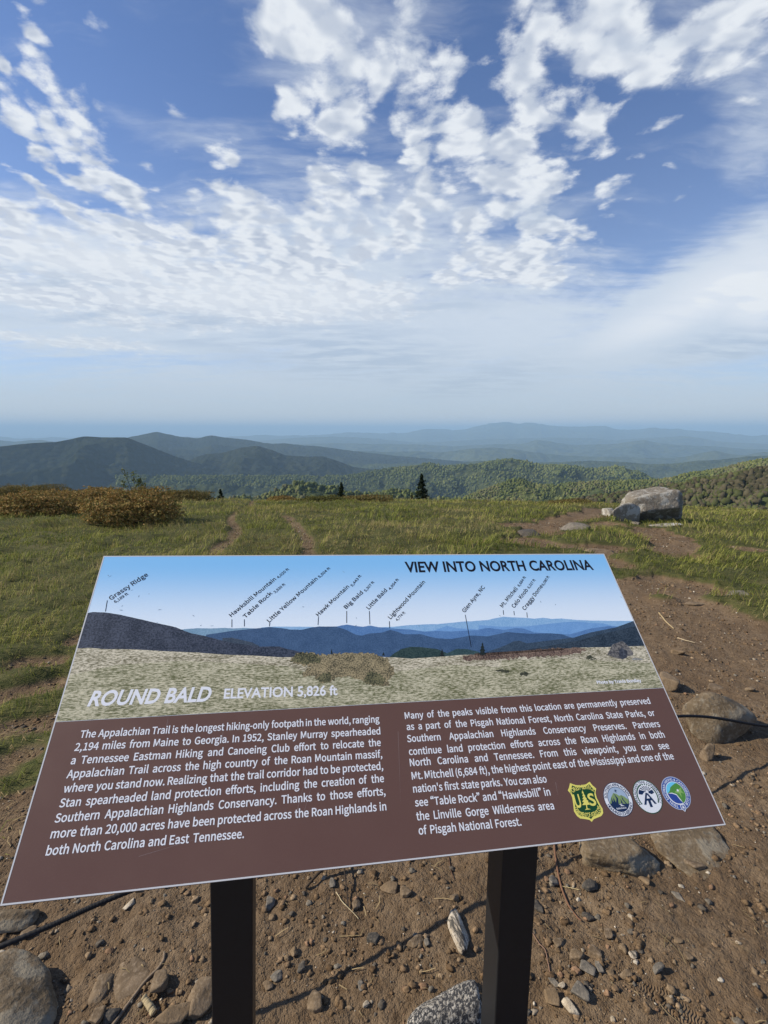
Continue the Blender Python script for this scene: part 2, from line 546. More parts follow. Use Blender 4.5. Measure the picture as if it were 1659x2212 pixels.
def build_ground():
    ys = np.concatenate([np.linspace(-4, .6, 24), np.linspace(.62, 3.2, 230), 3.2 * np.exp(np.linspace(0.006, math.log(420 / 3.2), 430))])
    ts = np.linspace(-1, 1, 860)
    ts = np.sign(ts) * (0.55 * np.abs(ts) + 0.45 * np.abs(ts) ** 3) * 1.5
    Yg, T = np.meshgrid(ys, ts, indexing='ij')
    Xg = T * (np.maximum(Yg, 0) * 1.0 + 3.0)
    s = soil(Xg, Yg)
    Zg = h_full(Xg, Yg, s)
    V = np.stack([Xg, Yg, Zg], -1).reshape(-1, 3)
    o = np_mesh('ground', V, grid_faces(len(ys), len(ts)), ground_material(), attrs={'soil': s.ravel()})
    tag(o, kind='structure')
    # the valley floor far below reaches to the horizon
    m, t, b = mat_new('valley_forest', 1.0, 0.0)
    tc = t.new('ShaderNodeTexCoord')
    n = t.noise(tc.outputs['Object'], .0016, 6, .65)
    t.put(b.inputs['Base Color'], t.mix(t.ramp(n, .4, .7), (.03, .045, .016), (.08, .09, .035)))
    R = 95000
    o = np_mesh('valley', [(-R, -4000, -950), (R, -4000, -950), (R, R, -950), (-R, R, -950)], [[(0, 1, 2, 3)]], m, smooth=False)
    tag(o, kind='structure')


build_ground()


# ------------------------------------------------------------------ mountains
def forest_mat(name, c0, c1, c2, scale, bumpd):
    m, t, b = mat_new(name, 1.0, 0.0)
    tc = t.new('ShaderNodeTexCoord')
    P = tc.outputs['Object']
    n1 = t.noise(P, scale * .09, 5, .6)
    n2 = t.noise(P, scale, 3, .6)
    v = t.vor(P, scale * .8, out=0)
    c = t.mix(t.ramp(n1, .35, .65), c0, c1)
    c = t.mix(t.ramp(n2, .45, .75, 0, .7), c, c2)
    t.put(b.inputs['Base Color'], c)
    hgt = t.math('SUBTRACT', t.math('MULTIPLY', n2, .6), v)
    bump(t, b, hgt, 1.0, bumpd)
    return m


RIDGES = {}


def ridge(key, D, pts, L, drop, amp, wl, mat, rows=70, step=2.2, skew=0.0, lo=-260, hi=1920, rough=0.0, back=0.35):
    pts = np.array(pts, float)
    lo, hi = max(lo, pts[0, 0] - 500), min(hi, pts[-1, 0] + 500)
    xs = np.arange(lo, hi, step)
    yd = np.interp(xs, pts[:, 0], pts[:, 1])
    # soften the corners of the measured skyline, then give it a natural tremble
    k = np.ones(7) / 7
    yd = np.convolve(np.pad(yd, 3, mode='edge'), k, 'valid')
    rx = (xs - CX)
    uy = CY - yd
    ry = uy * math.sin(PITCH) + FPX * math.cos(PITCH)
    rz = uy * math.cos(PITCH) - FPX * math.sin(PITCH)
    hl = np.hypot(rx, ry)
    te = rz / hl
    dx, dy = rx / hl, ry / hl
    Dd = D * (1 + skew * (xs - CX) / 829.0)
    zc = CAM[2] + Dd * te
    zc = zc + rough * fbm(dx * Dd / (wl * .12), dy * Dd / (wl * .12), octv=4, gain=.6, seed=11)
    ff = np.linspace(0, 1, rows) ** 1.35
    fb = np.linspace(0, 1, 8)[1:]
    R = np.concatenate([(Dd[None, :] + fb[::-1, None] * L * back), Dd[None, :] - ff[:, None] * np.minimum(L, Dd * .8)[None, :]])
    X, Y = dx[None, :] * R, dy[None, :] * R
    fall = np.concatenate([fb[::-1] * drop * .8, (ff ** 0.9) * drop])[:, None]
    env = np.concatenate([fb[::-1], np.clip(ff * 5, 0, 1) * (1 - .3 * ff)])[:, None]
    sp = fbm(X / wl, Y / wl, octv=5, gain=.5, seed=int(D) % 97)
    spur = 1 - 2 * np.abs(sp) * 2.2
    Z = zc[None, :] - fall * (1 + .5 * fbm(X / (wl * 2.5), Y / (wl * 2.5), octv=2, seed=8)) + env * amp * (spur - .8)
    view = CAM[2] + te[None, :] * R - 0.0004 * R
    Z[8 - 1:] = np.where(np.arange(rows)[:, None] > 0, np.minimum(Z[7:], view[7:]), Z[7:])
    Z = np.maximum(Z, -965.0)
    V = np.stack([X, Y, Z], -1).reshape(-1, 3)
    o = np_mesh('hills', V, grid_faces(R.shape[0], len(xs))[:, ::-1], mat)
    tag(o, kind='structure')
    RIDGES[key] = (X, Y, Z, xs)
    return o


def c5(*p):
    return [(x * .5, 864 + y * .5) for x, y in p]


def c6(*p):
    return [(829.5 + x * .5, 864 + y * .5) for x, y in p]


F_SHADED = forest_mat('forest_shaded', (.012, .017, .011), (.024, .029, .016), (.044, .048, .026), .018, 26)  # dark forest green, lowered further to carry cloud shade on the mountains
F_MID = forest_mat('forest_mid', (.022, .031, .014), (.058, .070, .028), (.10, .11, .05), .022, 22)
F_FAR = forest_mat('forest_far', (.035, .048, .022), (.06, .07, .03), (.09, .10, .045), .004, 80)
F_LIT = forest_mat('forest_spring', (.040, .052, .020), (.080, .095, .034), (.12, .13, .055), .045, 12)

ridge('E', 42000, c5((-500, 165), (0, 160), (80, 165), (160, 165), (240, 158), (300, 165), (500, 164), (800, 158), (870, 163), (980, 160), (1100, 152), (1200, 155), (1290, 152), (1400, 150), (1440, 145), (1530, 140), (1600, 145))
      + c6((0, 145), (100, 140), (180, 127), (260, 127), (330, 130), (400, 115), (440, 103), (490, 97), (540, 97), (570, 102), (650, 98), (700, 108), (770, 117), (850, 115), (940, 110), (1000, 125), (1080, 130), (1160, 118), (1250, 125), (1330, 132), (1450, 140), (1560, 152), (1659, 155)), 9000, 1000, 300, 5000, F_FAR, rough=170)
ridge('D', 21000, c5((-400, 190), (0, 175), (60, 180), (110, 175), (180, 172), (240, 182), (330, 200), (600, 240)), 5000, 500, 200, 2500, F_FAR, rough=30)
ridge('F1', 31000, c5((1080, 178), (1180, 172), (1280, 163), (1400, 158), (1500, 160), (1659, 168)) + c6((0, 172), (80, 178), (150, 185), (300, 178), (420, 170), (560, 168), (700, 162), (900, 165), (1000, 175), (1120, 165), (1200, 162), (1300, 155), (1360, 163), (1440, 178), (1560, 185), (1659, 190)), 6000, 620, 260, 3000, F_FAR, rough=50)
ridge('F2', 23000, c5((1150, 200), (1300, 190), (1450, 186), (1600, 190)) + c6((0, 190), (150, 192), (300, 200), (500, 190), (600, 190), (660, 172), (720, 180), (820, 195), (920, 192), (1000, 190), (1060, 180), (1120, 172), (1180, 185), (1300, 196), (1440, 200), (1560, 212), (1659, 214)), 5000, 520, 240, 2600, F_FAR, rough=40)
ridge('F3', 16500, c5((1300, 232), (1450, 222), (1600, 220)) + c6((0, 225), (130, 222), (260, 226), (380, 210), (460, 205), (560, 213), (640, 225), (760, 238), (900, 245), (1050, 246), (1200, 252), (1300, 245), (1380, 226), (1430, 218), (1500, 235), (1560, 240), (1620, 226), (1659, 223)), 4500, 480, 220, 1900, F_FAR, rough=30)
ridge('C', 11500, c5((300, 215), (480, 180), (560, 160), (620, 148), (680, 138), (760, 155), (800, 162), (860, 165), (910, 152), (970, 163), (1050, 170), (1100, 178), (1170, 190), (1230, 187), (1300, 195), (1380, 200), (1450, 210), (1560, 225), (1659, 236)) + c6((150, 250), (300, 262), (500, 275), (700, 285)), 3600, 420, 200, 1500, F_SHADED, rough=20)
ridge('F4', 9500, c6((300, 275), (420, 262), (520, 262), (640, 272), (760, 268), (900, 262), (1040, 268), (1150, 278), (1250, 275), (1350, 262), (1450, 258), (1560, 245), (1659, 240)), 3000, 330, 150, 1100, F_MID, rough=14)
ridge('A', 6200, c5((-400, 250), (-150, 215), (0, 200), (150, 185), (240, 182), (300, 170), (370, 156), (440, 162), (550, 163), (620, 190), (700, 220), (760, 245), (815, 262), (950, 300), (1150, 340)), 3000, 560, 230, 1150, F_SHADED, rough=10, rows=110)
ridge('B', 6800, c5((600, 300), (740, 280), (815, 262), (880, 235), (960, 230), (1040, 205), (1110, 197), (1170, 215), (1240, 240), (1340, 245), (1390, 242), (1450, 260), (1530, 290), (1600, 300), (1659, 298)) + c6((60, 300), (200, 312), (400, 330), (600, 345)), 3000, 520, 220, 1000, F_SHADED, rough=10, rows=110)
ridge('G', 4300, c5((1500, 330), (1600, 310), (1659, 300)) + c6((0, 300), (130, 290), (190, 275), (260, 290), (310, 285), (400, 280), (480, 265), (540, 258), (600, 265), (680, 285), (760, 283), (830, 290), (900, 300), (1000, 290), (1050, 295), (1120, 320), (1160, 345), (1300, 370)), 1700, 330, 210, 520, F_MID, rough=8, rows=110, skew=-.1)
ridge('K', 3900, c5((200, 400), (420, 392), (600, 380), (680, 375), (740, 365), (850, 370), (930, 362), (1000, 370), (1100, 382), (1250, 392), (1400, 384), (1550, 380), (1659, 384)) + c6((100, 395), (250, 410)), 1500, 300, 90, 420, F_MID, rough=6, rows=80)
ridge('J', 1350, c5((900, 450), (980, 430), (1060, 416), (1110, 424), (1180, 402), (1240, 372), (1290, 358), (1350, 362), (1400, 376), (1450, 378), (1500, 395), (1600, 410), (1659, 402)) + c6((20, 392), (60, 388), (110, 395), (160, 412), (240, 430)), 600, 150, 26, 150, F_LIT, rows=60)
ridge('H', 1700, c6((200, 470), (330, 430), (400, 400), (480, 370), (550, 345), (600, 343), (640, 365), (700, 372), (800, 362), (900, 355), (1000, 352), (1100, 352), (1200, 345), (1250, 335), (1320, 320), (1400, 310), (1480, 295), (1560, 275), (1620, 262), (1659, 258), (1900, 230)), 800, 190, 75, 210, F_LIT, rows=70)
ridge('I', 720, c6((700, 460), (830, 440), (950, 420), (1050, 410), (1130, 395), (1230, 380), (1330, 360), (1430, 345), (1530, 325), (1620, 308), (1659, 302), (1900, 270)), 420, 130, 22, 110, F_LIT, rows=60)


def ico(sub):
    bm = bmesh.new()
    bmesh.ops.create_icosphere(bm, subdivisions=sub, radius=1)
    v = np.array([q.co[:] for q in bm.verts])
    f = np.array([[q.index for q in p.verts] for p in bm.faces])
    bm.free()
    return v, f


ICO = {k: ico(k) for k in (1, 2, 3, 4, 5)}


def tone_mat(name, rough=0.9, trans=0.0, varscale=0.0, spec=0.15):
    m, t, b = mat_new(name, rough, spec)
    at = t.new('ShaderNodeAttribute')
    at.attribute_name = 'tone'
    c = at.outputs['Color']
    if varscale:
        tc = t.new('ShaderNodeTexCoord')
        n = t.noise(tc.outputs['Object'], varscale, 4, .65)
        c = t.mix(1.0, c, t.mix(t.ramp(n, .3, .7), (.6, .6, .6), (1.25, 1.25, 1.25)), 'MULTIPLY')
    t.put(b.inputs['Base Color'], c)
    if trans:
        tr = t.new('ShaderNodeBsdfTranslucent')
        t.put(tr.inputs[0], c)
        mx = t.new('ShaderNodeMixShader')
        mx.inputs[0].default_value = trans
        t.l.new(b.outputs[0], mx.inputs[1])
        t.l.new(tr.outputs[0], mx.inputs[2])
        out = [n for n in t.n if n.type == 'OUTPUT_MATERIAL'][0]
        t.l.new(mx.outputs[0], out.inputs[0])
    return m


def crowns(name, key, n, r0, r1, pal, seed, maxrow=1.0, pw=1.6):
    """tree crowns of a far wood, scattered over a hillside"""
    rng = np.random.default_rng(seed)
    X, Y, Z, xs = RIDGES[key]
    nr, nc = X.shape
    ii = 6 + rng.random(n) ** pw * (nr - 8) * maxrow
    sel = np.where((xs > -120) & (xs < 1780))[0]
    jj = sel[0] + rng.random(n) * (len(sel) - 2)
    i0, j0 = ii.astype(int), jj.astype(int)
    fi, fj = ii - i0, jj - j0

    def lerp(A):
        return (A[i0, j0] * (1 - fi) * (1 - fj) + A[i0 + 1, j0] * fi * (1 - fj) + A[i0, j0 + 1] * (1 - fi) * fj + A[i0 + 1, j0 + 1] * fi * fj)
    px, py, pz = lerp(X), lerp(Y), lerp(Z)
    ok = (vnoise(px / (r1 * 9), py / (r1 * 9), seed=seed) > .16)
    px, py, pz = px[ok], py[ok], pz[ok]
    n = len(px)
    v, f = ICO[2]
    rad = r0 * .75 + (r1 * 1.25 - r0 * .75) * rng.random(n) ** 1.8
    jit = 1 + .62 * (rng.random((n, len(v))) - .5)
    ang = rng.random(n) * 6.283
    ca, sa = np.cos(ang), np.sin(ang)
    vx = v[None, :, 0] * ca[:, None] - v[None, :, 1] * sa[:, None]
    vy = v[None, :, 0] * sa[:, None] + v[None, :, 1] * ca[:, None]
    tall = .9 + .5 * rng.random(n)
    V = np.stack([px[:, None] + vx * jit * rad[:, None], py[:, None] + vy * jit * rad[:, None], (pz + rad * .55)[:, None] + v[None, :, 2] * jit * (rad * tall)[:, None]], -1)
    pal = np.array(pal)
    clump = vnoise(px / (r1 * 14), py / (r1 * 14), seed=seed + 3)
    k = np.clip(((clump * .5 + rng.random(n) * .5) * len(pal)).astype(int), 0, len(pal) - 1)
    c = pal[k] * (.75 + .45 * rng.random((n, 1)))
    C = np.repeat(c[:, None, :], len(v), 1)
    Fs = (f[None] + (np.arange(n) * len(v))[:, None, None]).reshape(-1, 3)
    o = np_mesh(name, V.reshape(-1, 3), Fs, CROWN_MAT, col=C.reshape(-1, 3), smooth=False)
    return o


CROWN_MAT = tone_mat('crown_leaves', 1.0, 0.0, 0.0, 0.0)
GREENS = [(.070, .088, .030), (.088, .108, .036), (.112, .130, .042), (.135, .146, .052), (.135, .13, .062), (.095, .094, .048)]
SHADED_BROWNS = [(.048, .048, .026), (.064, .058, .034), (.078, .068, .042), (.070, .078, .030), (.10, .088, .052)]  # bare wood tones, darkened to hold the hillside's cloud shadow
tag(crowns('forest', 'I', 15000, 1.5, 3.3, SHADED_BROWNS, 5), 'bare brown and budding wood on the nearest hillside at right', 'forest', kind='stuff')
tag(crowns('forest', 'H', 36000, 1.8, 3.6, GREENS, 6), 'bright spring green wood on the long ridge behind the boulder', 'forest', kind='stuff')
tag(crowns('forest', 'J', 8000, 2.6, 4.8, GREENS, 7), 'pale green wood on the small round hill below the grassy crest', 'forest', kind='stuff')
tag(crowns('forest', 'G', 30000, 4.5, 8.5, GREENS[:4], 8, maxrow=.8), 'green wood on the knobby middle ridge behind the spruce tree', 'forest', kind='stuff')


# ------------------------------------------------------------------ haze
def build_haze():
    R, z0, z1 = 130000.0, -975.0, 690.0
    V = [(x, y, z) for z in (z0, z1) for y in (-6000, R) for x in (-R, R)]
    F = [[(0, 2, 3, 1), (4, 5, 7, 6), (0, 1, 5, 4), (2, 6, 7, 3), (0, 4, 6, 2), (1, 3, 7, 5)]]
    m = bpy.data.materials.new('haze_air')
    m.use_nodes = True
    nt = m.node_tree
    for nd in list(nt.nodes):
        if nd.type != 'OUTPUT_MATERIAL':
            nt.nodes.remove(nd)
    out = nt.nodes[0]
    pv = nt.nodes.new('ShaderNodeVolumePrincipled')
    pv.inputs['Color'].default_value = (.50, .76, 1.0, 1)
    pv.inputs['Density'].default_value = HAZE
    pv.inputs['Anisotropy'].default_value = 0.0
    nt.links.new(pv.outputs[0], out.inputs['Volume'])
    o = np_mesh('haze', V, F, m, smooth=False)
    tag(o, 'pale blue summer haze lying over the distant valleys and ridges', 'haze', kind='stuff')


HAZE = 4.4e-5
build_haze()


# ------------------------------------------------------------------ the information sign
BL = np.array([-0.56002674, 0.63107802, 1.5 - 0.68442043])
PU = np.array([0.98510963, 0.16781439, -0.037381])
PV = np.array([-0.09998692, 0.73733378, 0.66808796])
PV = PV - PU * (PU @ PV)
PV /= np.linalg.norm(PV)
PN = np.cross(PU, PV)
PW, PH = 1.2192, 0.6135


def _homog():
    src = [(224, 1201), (1305, 1196), (1568, 1782), (0, 1957)]
    dst = [(0, PH), (PW, PH), (PW, 0), (0, 0)]
    A, b = [], []
    for (x, y), (X, Y) in zip(src, dst):
        A.append([x, y, 1, 0, 0, 0, -X * x, -X * y]); b.append(X)
        A.append([0, 0, 0, x, y, 1, -Y * x, -Y * y]); b.append(Y)
    return np.append(np.linalg.solve(np.array(A, float), np.array(b, float)), 1).reshape(3, 3)


HM = _homog()


def d2p(x, y):
    q = HM @ np.array([x, y, 1.0])
    return np.array([q[0] / q[2], q[1] / q[2]])


# lettering --------------------------------------------------------
def _font(fn):
    try:
        return bpy.data.fonts.load(os.path.join(bpy.utils.system_resource('DATAFILES'), 'fonts', fn))
    except Exception:
        return None


FONT_TEXT = _font('Noto Sans CJK Regular.woff2')
FONT_HEAD = None                               # Blender's built-in face: round and geometric
_cache = {}


def glyphs(txt, font, off, shear=0.0):
    key = (txt, font.name if font else '', off, shear)
    if key in _cache:
        return _cache[key]
    cu = bpy.data.curves.new('lettering', 'FONT')
    cu.body = txt
    cu.size = 1.0
    cu.offset = off
    cu.shear = shear
    cu.resolution_u = 4
    if font:
        cu.font = font
    ob = bpy.data.objects.new('lettering', cu)
    COL.objects.link(ob)
    dg = bpy.context.evaluated_depsgraph_get()
    me = bpy.data.meshes.new_from_object(ob.evaluated_get(dg))
    v = np.array([q.co[:2] for q in me.vertices]) if len(me.vertices) else np.zeros((0, 2))
    f = [tuple(p.vertices) for p in me.polygons]
    bpy.data.objects.remove(ob)
    bpy.data.curves.remove(cu)
    bpy.data.meshes.remove(me)
    _cache[key] = (v, f)
    return v, f


def cap_h(font, off):
    v, _ = glyphs('H', font, off)
    return v[:, 1].max() - v[:, 1].min()


def adv(ch, font, off=0.0):
    if ch == ' ':
        return (glyphs('H H', font, 0)[0][:, 0].max() - glyphs('HH', font, 0)[0][:, 0].max())
    a = glyphs(ch + 'H', font, 0)[0][:, 0].max()
    return a - glyphs('H', font, 0)[0][:, 0].max()


class Flat:
    """flat printed shapes lying on the face of the panel, one thin film above the other"""

    def __init__(self):
        self.V, self.F, self.M, self.mats = [], [], [], []

    def mat(self, m):
        if m not in self.mats:
            self.mats.append(m)
        return self.mats.index(m)

    def poly(self, pts, m, z):
        i = len(self.V)
        pts = np.asarray(pts, float)
        ar = np.sum(pts[:, 0] * np.roll(pts[:, 1], -1) - np.roll(pts[:, 0], -1) * pts[:, 1])
        if ar < 0:
            pts = pts[::-1]
        self.V += [(p[0], p[1], z * .22) for p in pts]
        self.F.append(tuple(range(i, i + len(pts))))
        self.M.append(self.mat(m))

    def shapes(self, v, f, m, z):
        i = len(self.V)
        self.V += [(p[0], p[1], z * .22) for p in v]
        for q in f:
            self.F.append(tuple(i + k for k in q))
            self.M.append(self.mat(m))

    def text(self, txt, p0, p1, cap, m, z, font=None, off=0.0, shear=0.0, fit=True):
        """one run of lettering whose baseline goes from p0 to p1"""
        p0, p1 = np.asarray(p0, float), np.asarray(p1, float)
        v, f = glyphs(txt, font, off, shear)
        L = np.linalg.norm(p1 - p0)
        e = (p1 - p0) / L
        nrm = np.array([-e[1], e[0]])
        sy = cap / cap_h(font, 0)
        x0, x1 = v[:, 0].min(), v[:, 0].max()
        sx = L / (x1 - x0) if fit else sy
        q = p0 + np.outer((v[:, 0] - x0) * sx, e) + np.outer(v[:, 1] * sy, nrm)
        self.shapes(q, f, m, z)

    def path_text(self, txt, pts, cap, m, z, font=None, off=0.0):
        """letters set one by one along a curved baseline and spread to fill it"""
        pts = np.asarray(pts, float)
        seg = np.linalg.norm(np.diff(pts, axis=0), axis=1)
        cum = np.concatenate([[0], np.cumsum(seg)])
        a = np.array([adv(c, font) for c in txt])
        k = cum[-1] / a.sum()
        pos = 0.0
        sy = cap / cap_h(font, 0)
        for c, w in zip(txt, a):
            mid = (pos + w / 2) * k
            pos += w
            if c == ' ':
                continue
            P = np.array([np.interp(mid, cum, pts[:, 0]), np.interp(mid, cum, pts[:, 1])])
            Q = np.array([np.interp(mid + cum[-1] * .01, cum, pts[:, 0]), np.interp(mid + cum[-1] * .01, cum, pts[:, 1])])
            Q0 = np.array([np.interp(mid - cum[-1] * .01, cum, pts[:, 0]), np.interp(mid - cum[-1] * .01, cum, pts[:, 1])])
            e = (Q - Q0) / (np.linalg.norm(Q - Q0) + 1e-9)
            nrm = np.array([-e[1], e[0]])
            v, f = glyphs(c, font, off)
            sx = min(sy, k * 1.15)
            q = P + np.outer((v[:, 0] - w / 2) * sx, e) + np.outer(v[:, 1] * sy, nrm)
            self.shapes(q, f, m, z)

    def build(self, name, parent):
        me = bpy.data.meshes.new(name)
        me.from_pydata(self.V, [], self.F)
        for m in self.mats:
            me.materials.append(m)
        me.polygons.foreach_set('material_index', self.M)
        me.update()
        o = bpy.data.objects.new(name, me)
        return link(o, parent)


def ink(name, c, var=.06):
    return plain('ink_' + name, c, 0.42, 0.35, var, 220.0)


def circ(c, r, a0=0, a1=360, n=48):
    a = np.radians(np.linspace(a0, a1, n, endpoint=(a1 - a0) % 360 != 0))
    return np.stack([c[0] + r * np.cos(a), c[1] + r * np.sin(a)], -1)


def build_sign():
    base = (PU * PW * .5 + BL)
    gz = h_base(base[0], base[1] + .15)
    root = empty('information_sign', (base[0], base[1] + .15, float(gz)))
    tag(root, 'slanted information panel with a mountain panorama and white lettering on two black posts', 'sign')
    org = Vector(root.location)
    # ---- the board
    m, t, b = mat_new('brown_panel_face', 0.40, 0.4)
    tc = t.new('ShaderNodeTexCoord')
    n = t.noise(tc.outputs['Object'], 420, 2, .6)
    n2 = t.noise(tc.outputs['Object'], 5, 4, .6)
    t.put(b.inputs['Base Color'], t.mix(n2, t.mix(t.ramp(n, .56, .74, 0, .22), BROWN, tuple(min(1, c * 2.2) for c in BROWN)), tuple(c * 1.12 for c in BROWN)))
    t.put(b.inputs['Roughness'], t.ramp(n2, .3, .7, .34, .5))
    bump(t, b, n, .12, .0006)
    edge = plain('panel_edge', (.05, .045, .065), .35, .4, .1, 60)
    th = .0127
    bm = bmesh.new()
    vs = [bm.verts.new(p) for p in [(0, 0, 0), (PW, 0, 0), (PW, PH, 0), (0, PH, 0), (0, 0, -th), (PW, 0, -th), (PW, PH, -th), (0, PH, -th)]]
    for q in [(0, 1, 2, 3), (7, 6, 5, 4), (0, 4, 5, 1), (1, 5, 6, 2), (2, 6, 7, 3), (3, 7, 4, 0)]:
        fc = bm.faces.new([vs[k] for k in q])
        fc.material_index = 0 if q == (0, 1, 2, 3) else 1
    me = bpy.data.meshes.new('panel')
    bm.to_mesh(me)
    bm.free()
    me.materials.append(m)
    me.materials.append(edge)
    panel = bpy.data.objects.new('panel', me)
    link(panel, root)
    M = Matrix(((PU[0], PV[0], PN[0]), (PU[1], PV[1], PN[1]), (PU[2], PV[2], PN[2])))
    panel.location = Vector(BL) - org
    panel.rotation_euler = M.to_euler()
    z = 0.0
    # ---- pale rim strip: bright bevel highlight painted around the face, with worn edges
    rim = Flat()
    rm = ink('rim_highlight', (.62, .62, .62))
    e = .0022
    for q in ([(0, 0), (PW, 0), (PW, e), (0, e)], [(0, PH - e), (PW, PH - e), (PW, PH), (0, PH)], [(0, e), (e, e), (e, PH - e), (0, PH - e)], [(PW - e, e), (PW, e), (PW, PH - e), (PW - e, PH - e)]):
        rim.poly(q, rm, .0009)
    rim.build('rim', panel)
    # ---- the printed panorama
    pr = Flat()
    tb = d2p(118, 1557)[1] * .5 + d2p(1440, 1488)[1] * .5
    m, t, b = mat_new('print_sky', 0.38, 0.4)
    tc = t.new('ShaderNodeTexCoord')
    sp = t.new('ShaderNodeSeparateXYZ')
    t.put(sp.inputs[0], tc.outputs['Object'])
    n = t.noise(tc.outputs['Object'], 300, 2, .5)
    c = t.mix(t.ramp(sp.outputs[1], .415, .60), PRINT_SKY_LOW, PRINT_SKY_TOP)
    t.put(b.inputs['Base Color'], t.mix(t.math('MULTIPLY', n, .12), c, (.35, .5, .7)))
    psky = m
    pr.poly([(e, tb), (PW - e, tb), (PW - e, PH - e), (e, PH - e)], psky, .0002)

    def leafy(name, a, bb, sc, st=(1, 1, 1)):
        m, t, b = mat_new('print_' + name, 0.42, 0.35)
        tc = t.new('ShaderNodeTexCoord')
        q = t.mapping(tc.outputs['Object'], scale=st)
        n = t.noise(q, sc, 5, .7)
        n2 = t.noise(q, sc * .13, 4, .6)
        f = t.ramp(t.math('ADD', t.math('MULTIPLY', n, .80), t.math('MULTIPLY', n2, .30)), .44, .66)
        t.put(b.inputs['Base Color'], t.mix(f, a, bb))
        return m

    def C4(*p):
        return [(135 + x * .293, 1339.3 + y * .293) for x, y in p]

    def C5(*p):
        return [(594 + x * .293, 1339.3 + y * .293) for x, y in p]

    def C6(*p):
        return [(999 + x * .2767, 1317.7 + y * .2767) for x, y in p]

    def layer(pts, mat, zz, down=None):
        P = np.array([d2p(*p) for p in pts])
        P = P[np.argsort(P[:, 0], kind='stable')]
        xs = np.linspace(max(e, P[0, 0]), min(PW - e, P[-1, 0]), 220)
        ys = np.interp(xs, P[:, 0], P[:, 1]) + .0009 * fbm(xs * 240, xs * 0 + zz * 9e4, octv=3, gain=.7, seed=2)
        lo = np.full_like(xs, tb + .0005) if down is None else np.full_like(xs, down)
        pts = np.concatenate([np.stack([xs, ys], -1), np.stack([xs, lo], -1)[::-1]])
        pts = pts[np.concatenate([[True], np.linalg.norm(np.diff(pts, axis=0), axis=1) > 1e-6])]
        pr.poly(pts, mat, zz)

    low = .33
    layer(C4((820, 90), (870, 70), (1000, 60), (1100, 62), (1200, 58), (1260, 62), (1340, 58), (1400, 62), (1659, 60)), leafy('ridge_haze', (.17, .30, .42), (.25, .40, .52), 300), .00028, low)
    layer(C5((-100, 55), (0, 48), (250, 50), (600, 60), (870, 50), (960, 40), (1100, 32), (1200, 30), (1350, 15), (1430, 8)) + C6((60, 90), (100, 85), (200, 78), (250, 65), (320, 52), (400, 58), (480, 60), (560, 68), (630, 60), (700, 70), (770, 66), (900, 78), (1000, 82), (1200, 85), (1400, 86)), leafy('ridge_pale', (.22, .42, .66), (.32, .52, .74), 300), .00034, low)
    layer(C5((1100, 95), (1180, 75), (1270, 42), (1330, 60), (1500, 70)) + C6((130, 118), (300, 130), (500, 128), (700, 105), (800, 95), (900, 90), (1000, 100), (1100, 105), (1150, 120), (1300, 135)), leafy('ridge_blue', (.15, .32, .60), (.21, .40, .68), 320), .0004, low)
    layer(C5((400, 60), (450, 48), (530, 33), (600, 45), (650, 50), (700, 40), (760, 52), (850, 60), (900, 65), (1000, 70), (1100, 85), (1200, 80), (1300, 85), (1400, 78), (1500, 70)) + C6((120, 158), (200, 140), (330, 155), (420, 140), (480, 145), (560, 175), (840, 190), (1000, 145), (1140, 125), (1200, 130), (1300, 140)), leafy('ridge_mid', (.085, .19, .40), (.13, .26, .48), 330), .00046, low)
    layer(C4((1060, 108), (1120, 100), (1250, 80), (1400, 65), (1530, 52), (1659, 65)) + C5((100, 70), (200, 72), (270, 55), (320, 48), (450, 48), (520, 70), (600, 110), (640, 115), (700, 98), (780, 95), (850, 72), (900, 85), (950, 105), (1080, 105), (1150, 125), (1200, 135), (1300, 140), (1440, 115), (1540, 120)) + C6((100, 200), (200, 205), (350, 172), (450, 180), (540, 185), (690, 182), (780, 190), (830, 208), (950, 240)), leafy('ridge_dark', (.040, .085, .17), (.075, .14, .25), 340), .00052, low)
    layer(C4((1180, 132), (1250, 130), (1400, 165), (1450, 190)) , leafy('ridge_low', (.035, .055, .085), (.075, .10, .13), 340), .00055, low)
    layer([(160, 1330), (200, 1322), (230, 1323), (260, 1328), (300, 1337), (330, 1344), (380, 1355), (402, 1364)] + C4((950, 98), (1050, 118), (1250, 170), (1450, 195), (1600, 195), (1659, 215)) + C5((150, 225), (250, 252), (330, 275)), leafy('ridge_near', (.016, .024, .040), (.075, .090, .125), 260), .0006, low)
    layer(C6((140, 350), (170, 335), (300, 290), (400, 245), (450, 240), (500, 260), (700, 235), (870, 215), (1000, 175), (1200, 135), (1350, 80), (1440, 60)), leafy('ridge_right', (.028, .050, .080), (.065, .10, .14), 300), .0006, low)
    layer(C6((480, 325), (500, 310), (700, 275), (900, 240), (1100, 185), (1250, 150), (1400, 110), (1480, 95)), leafy('wood_right', (.012, .022, .035), (.055, .080, .105), 260), .00066, low)
    layer(C5((830, 285), (880, 245), (930, 215), (1000, 197), (1080, 200), (1200, 215), (1280, 250)), leafy('knoll', (.015, .035, .035), (.050, .085, .075), 260), .00066, low)
    layer(C5((1250, 250), (1280, 240), (1340, 212), (1420, 215), (1500, 235), (1540, 260)), leafy('knoll_far', (.025, .055, .06), (.06, .11, .11), 260), .0007, low)
    layer(C4((-40, 208), (60, 212), (200, 205), (320, 215), (500, 215), (750, 230), (1000, 240), (1200, 255), (1400, 262), (1620, 275)) + C5((60, 275), (400, 262), (870, 275), (1000, 285), (1250, 268)) + C6((0, 350), (200, 348), (350, 332), (600, 312), (950, 292), (1130, 290), (1340, 282), (1460, 278)),
          leafy('dry_grass', (.15, .135, .070), (.74, .67, .50), 300, (.40, 1.3, 1)), .00074)
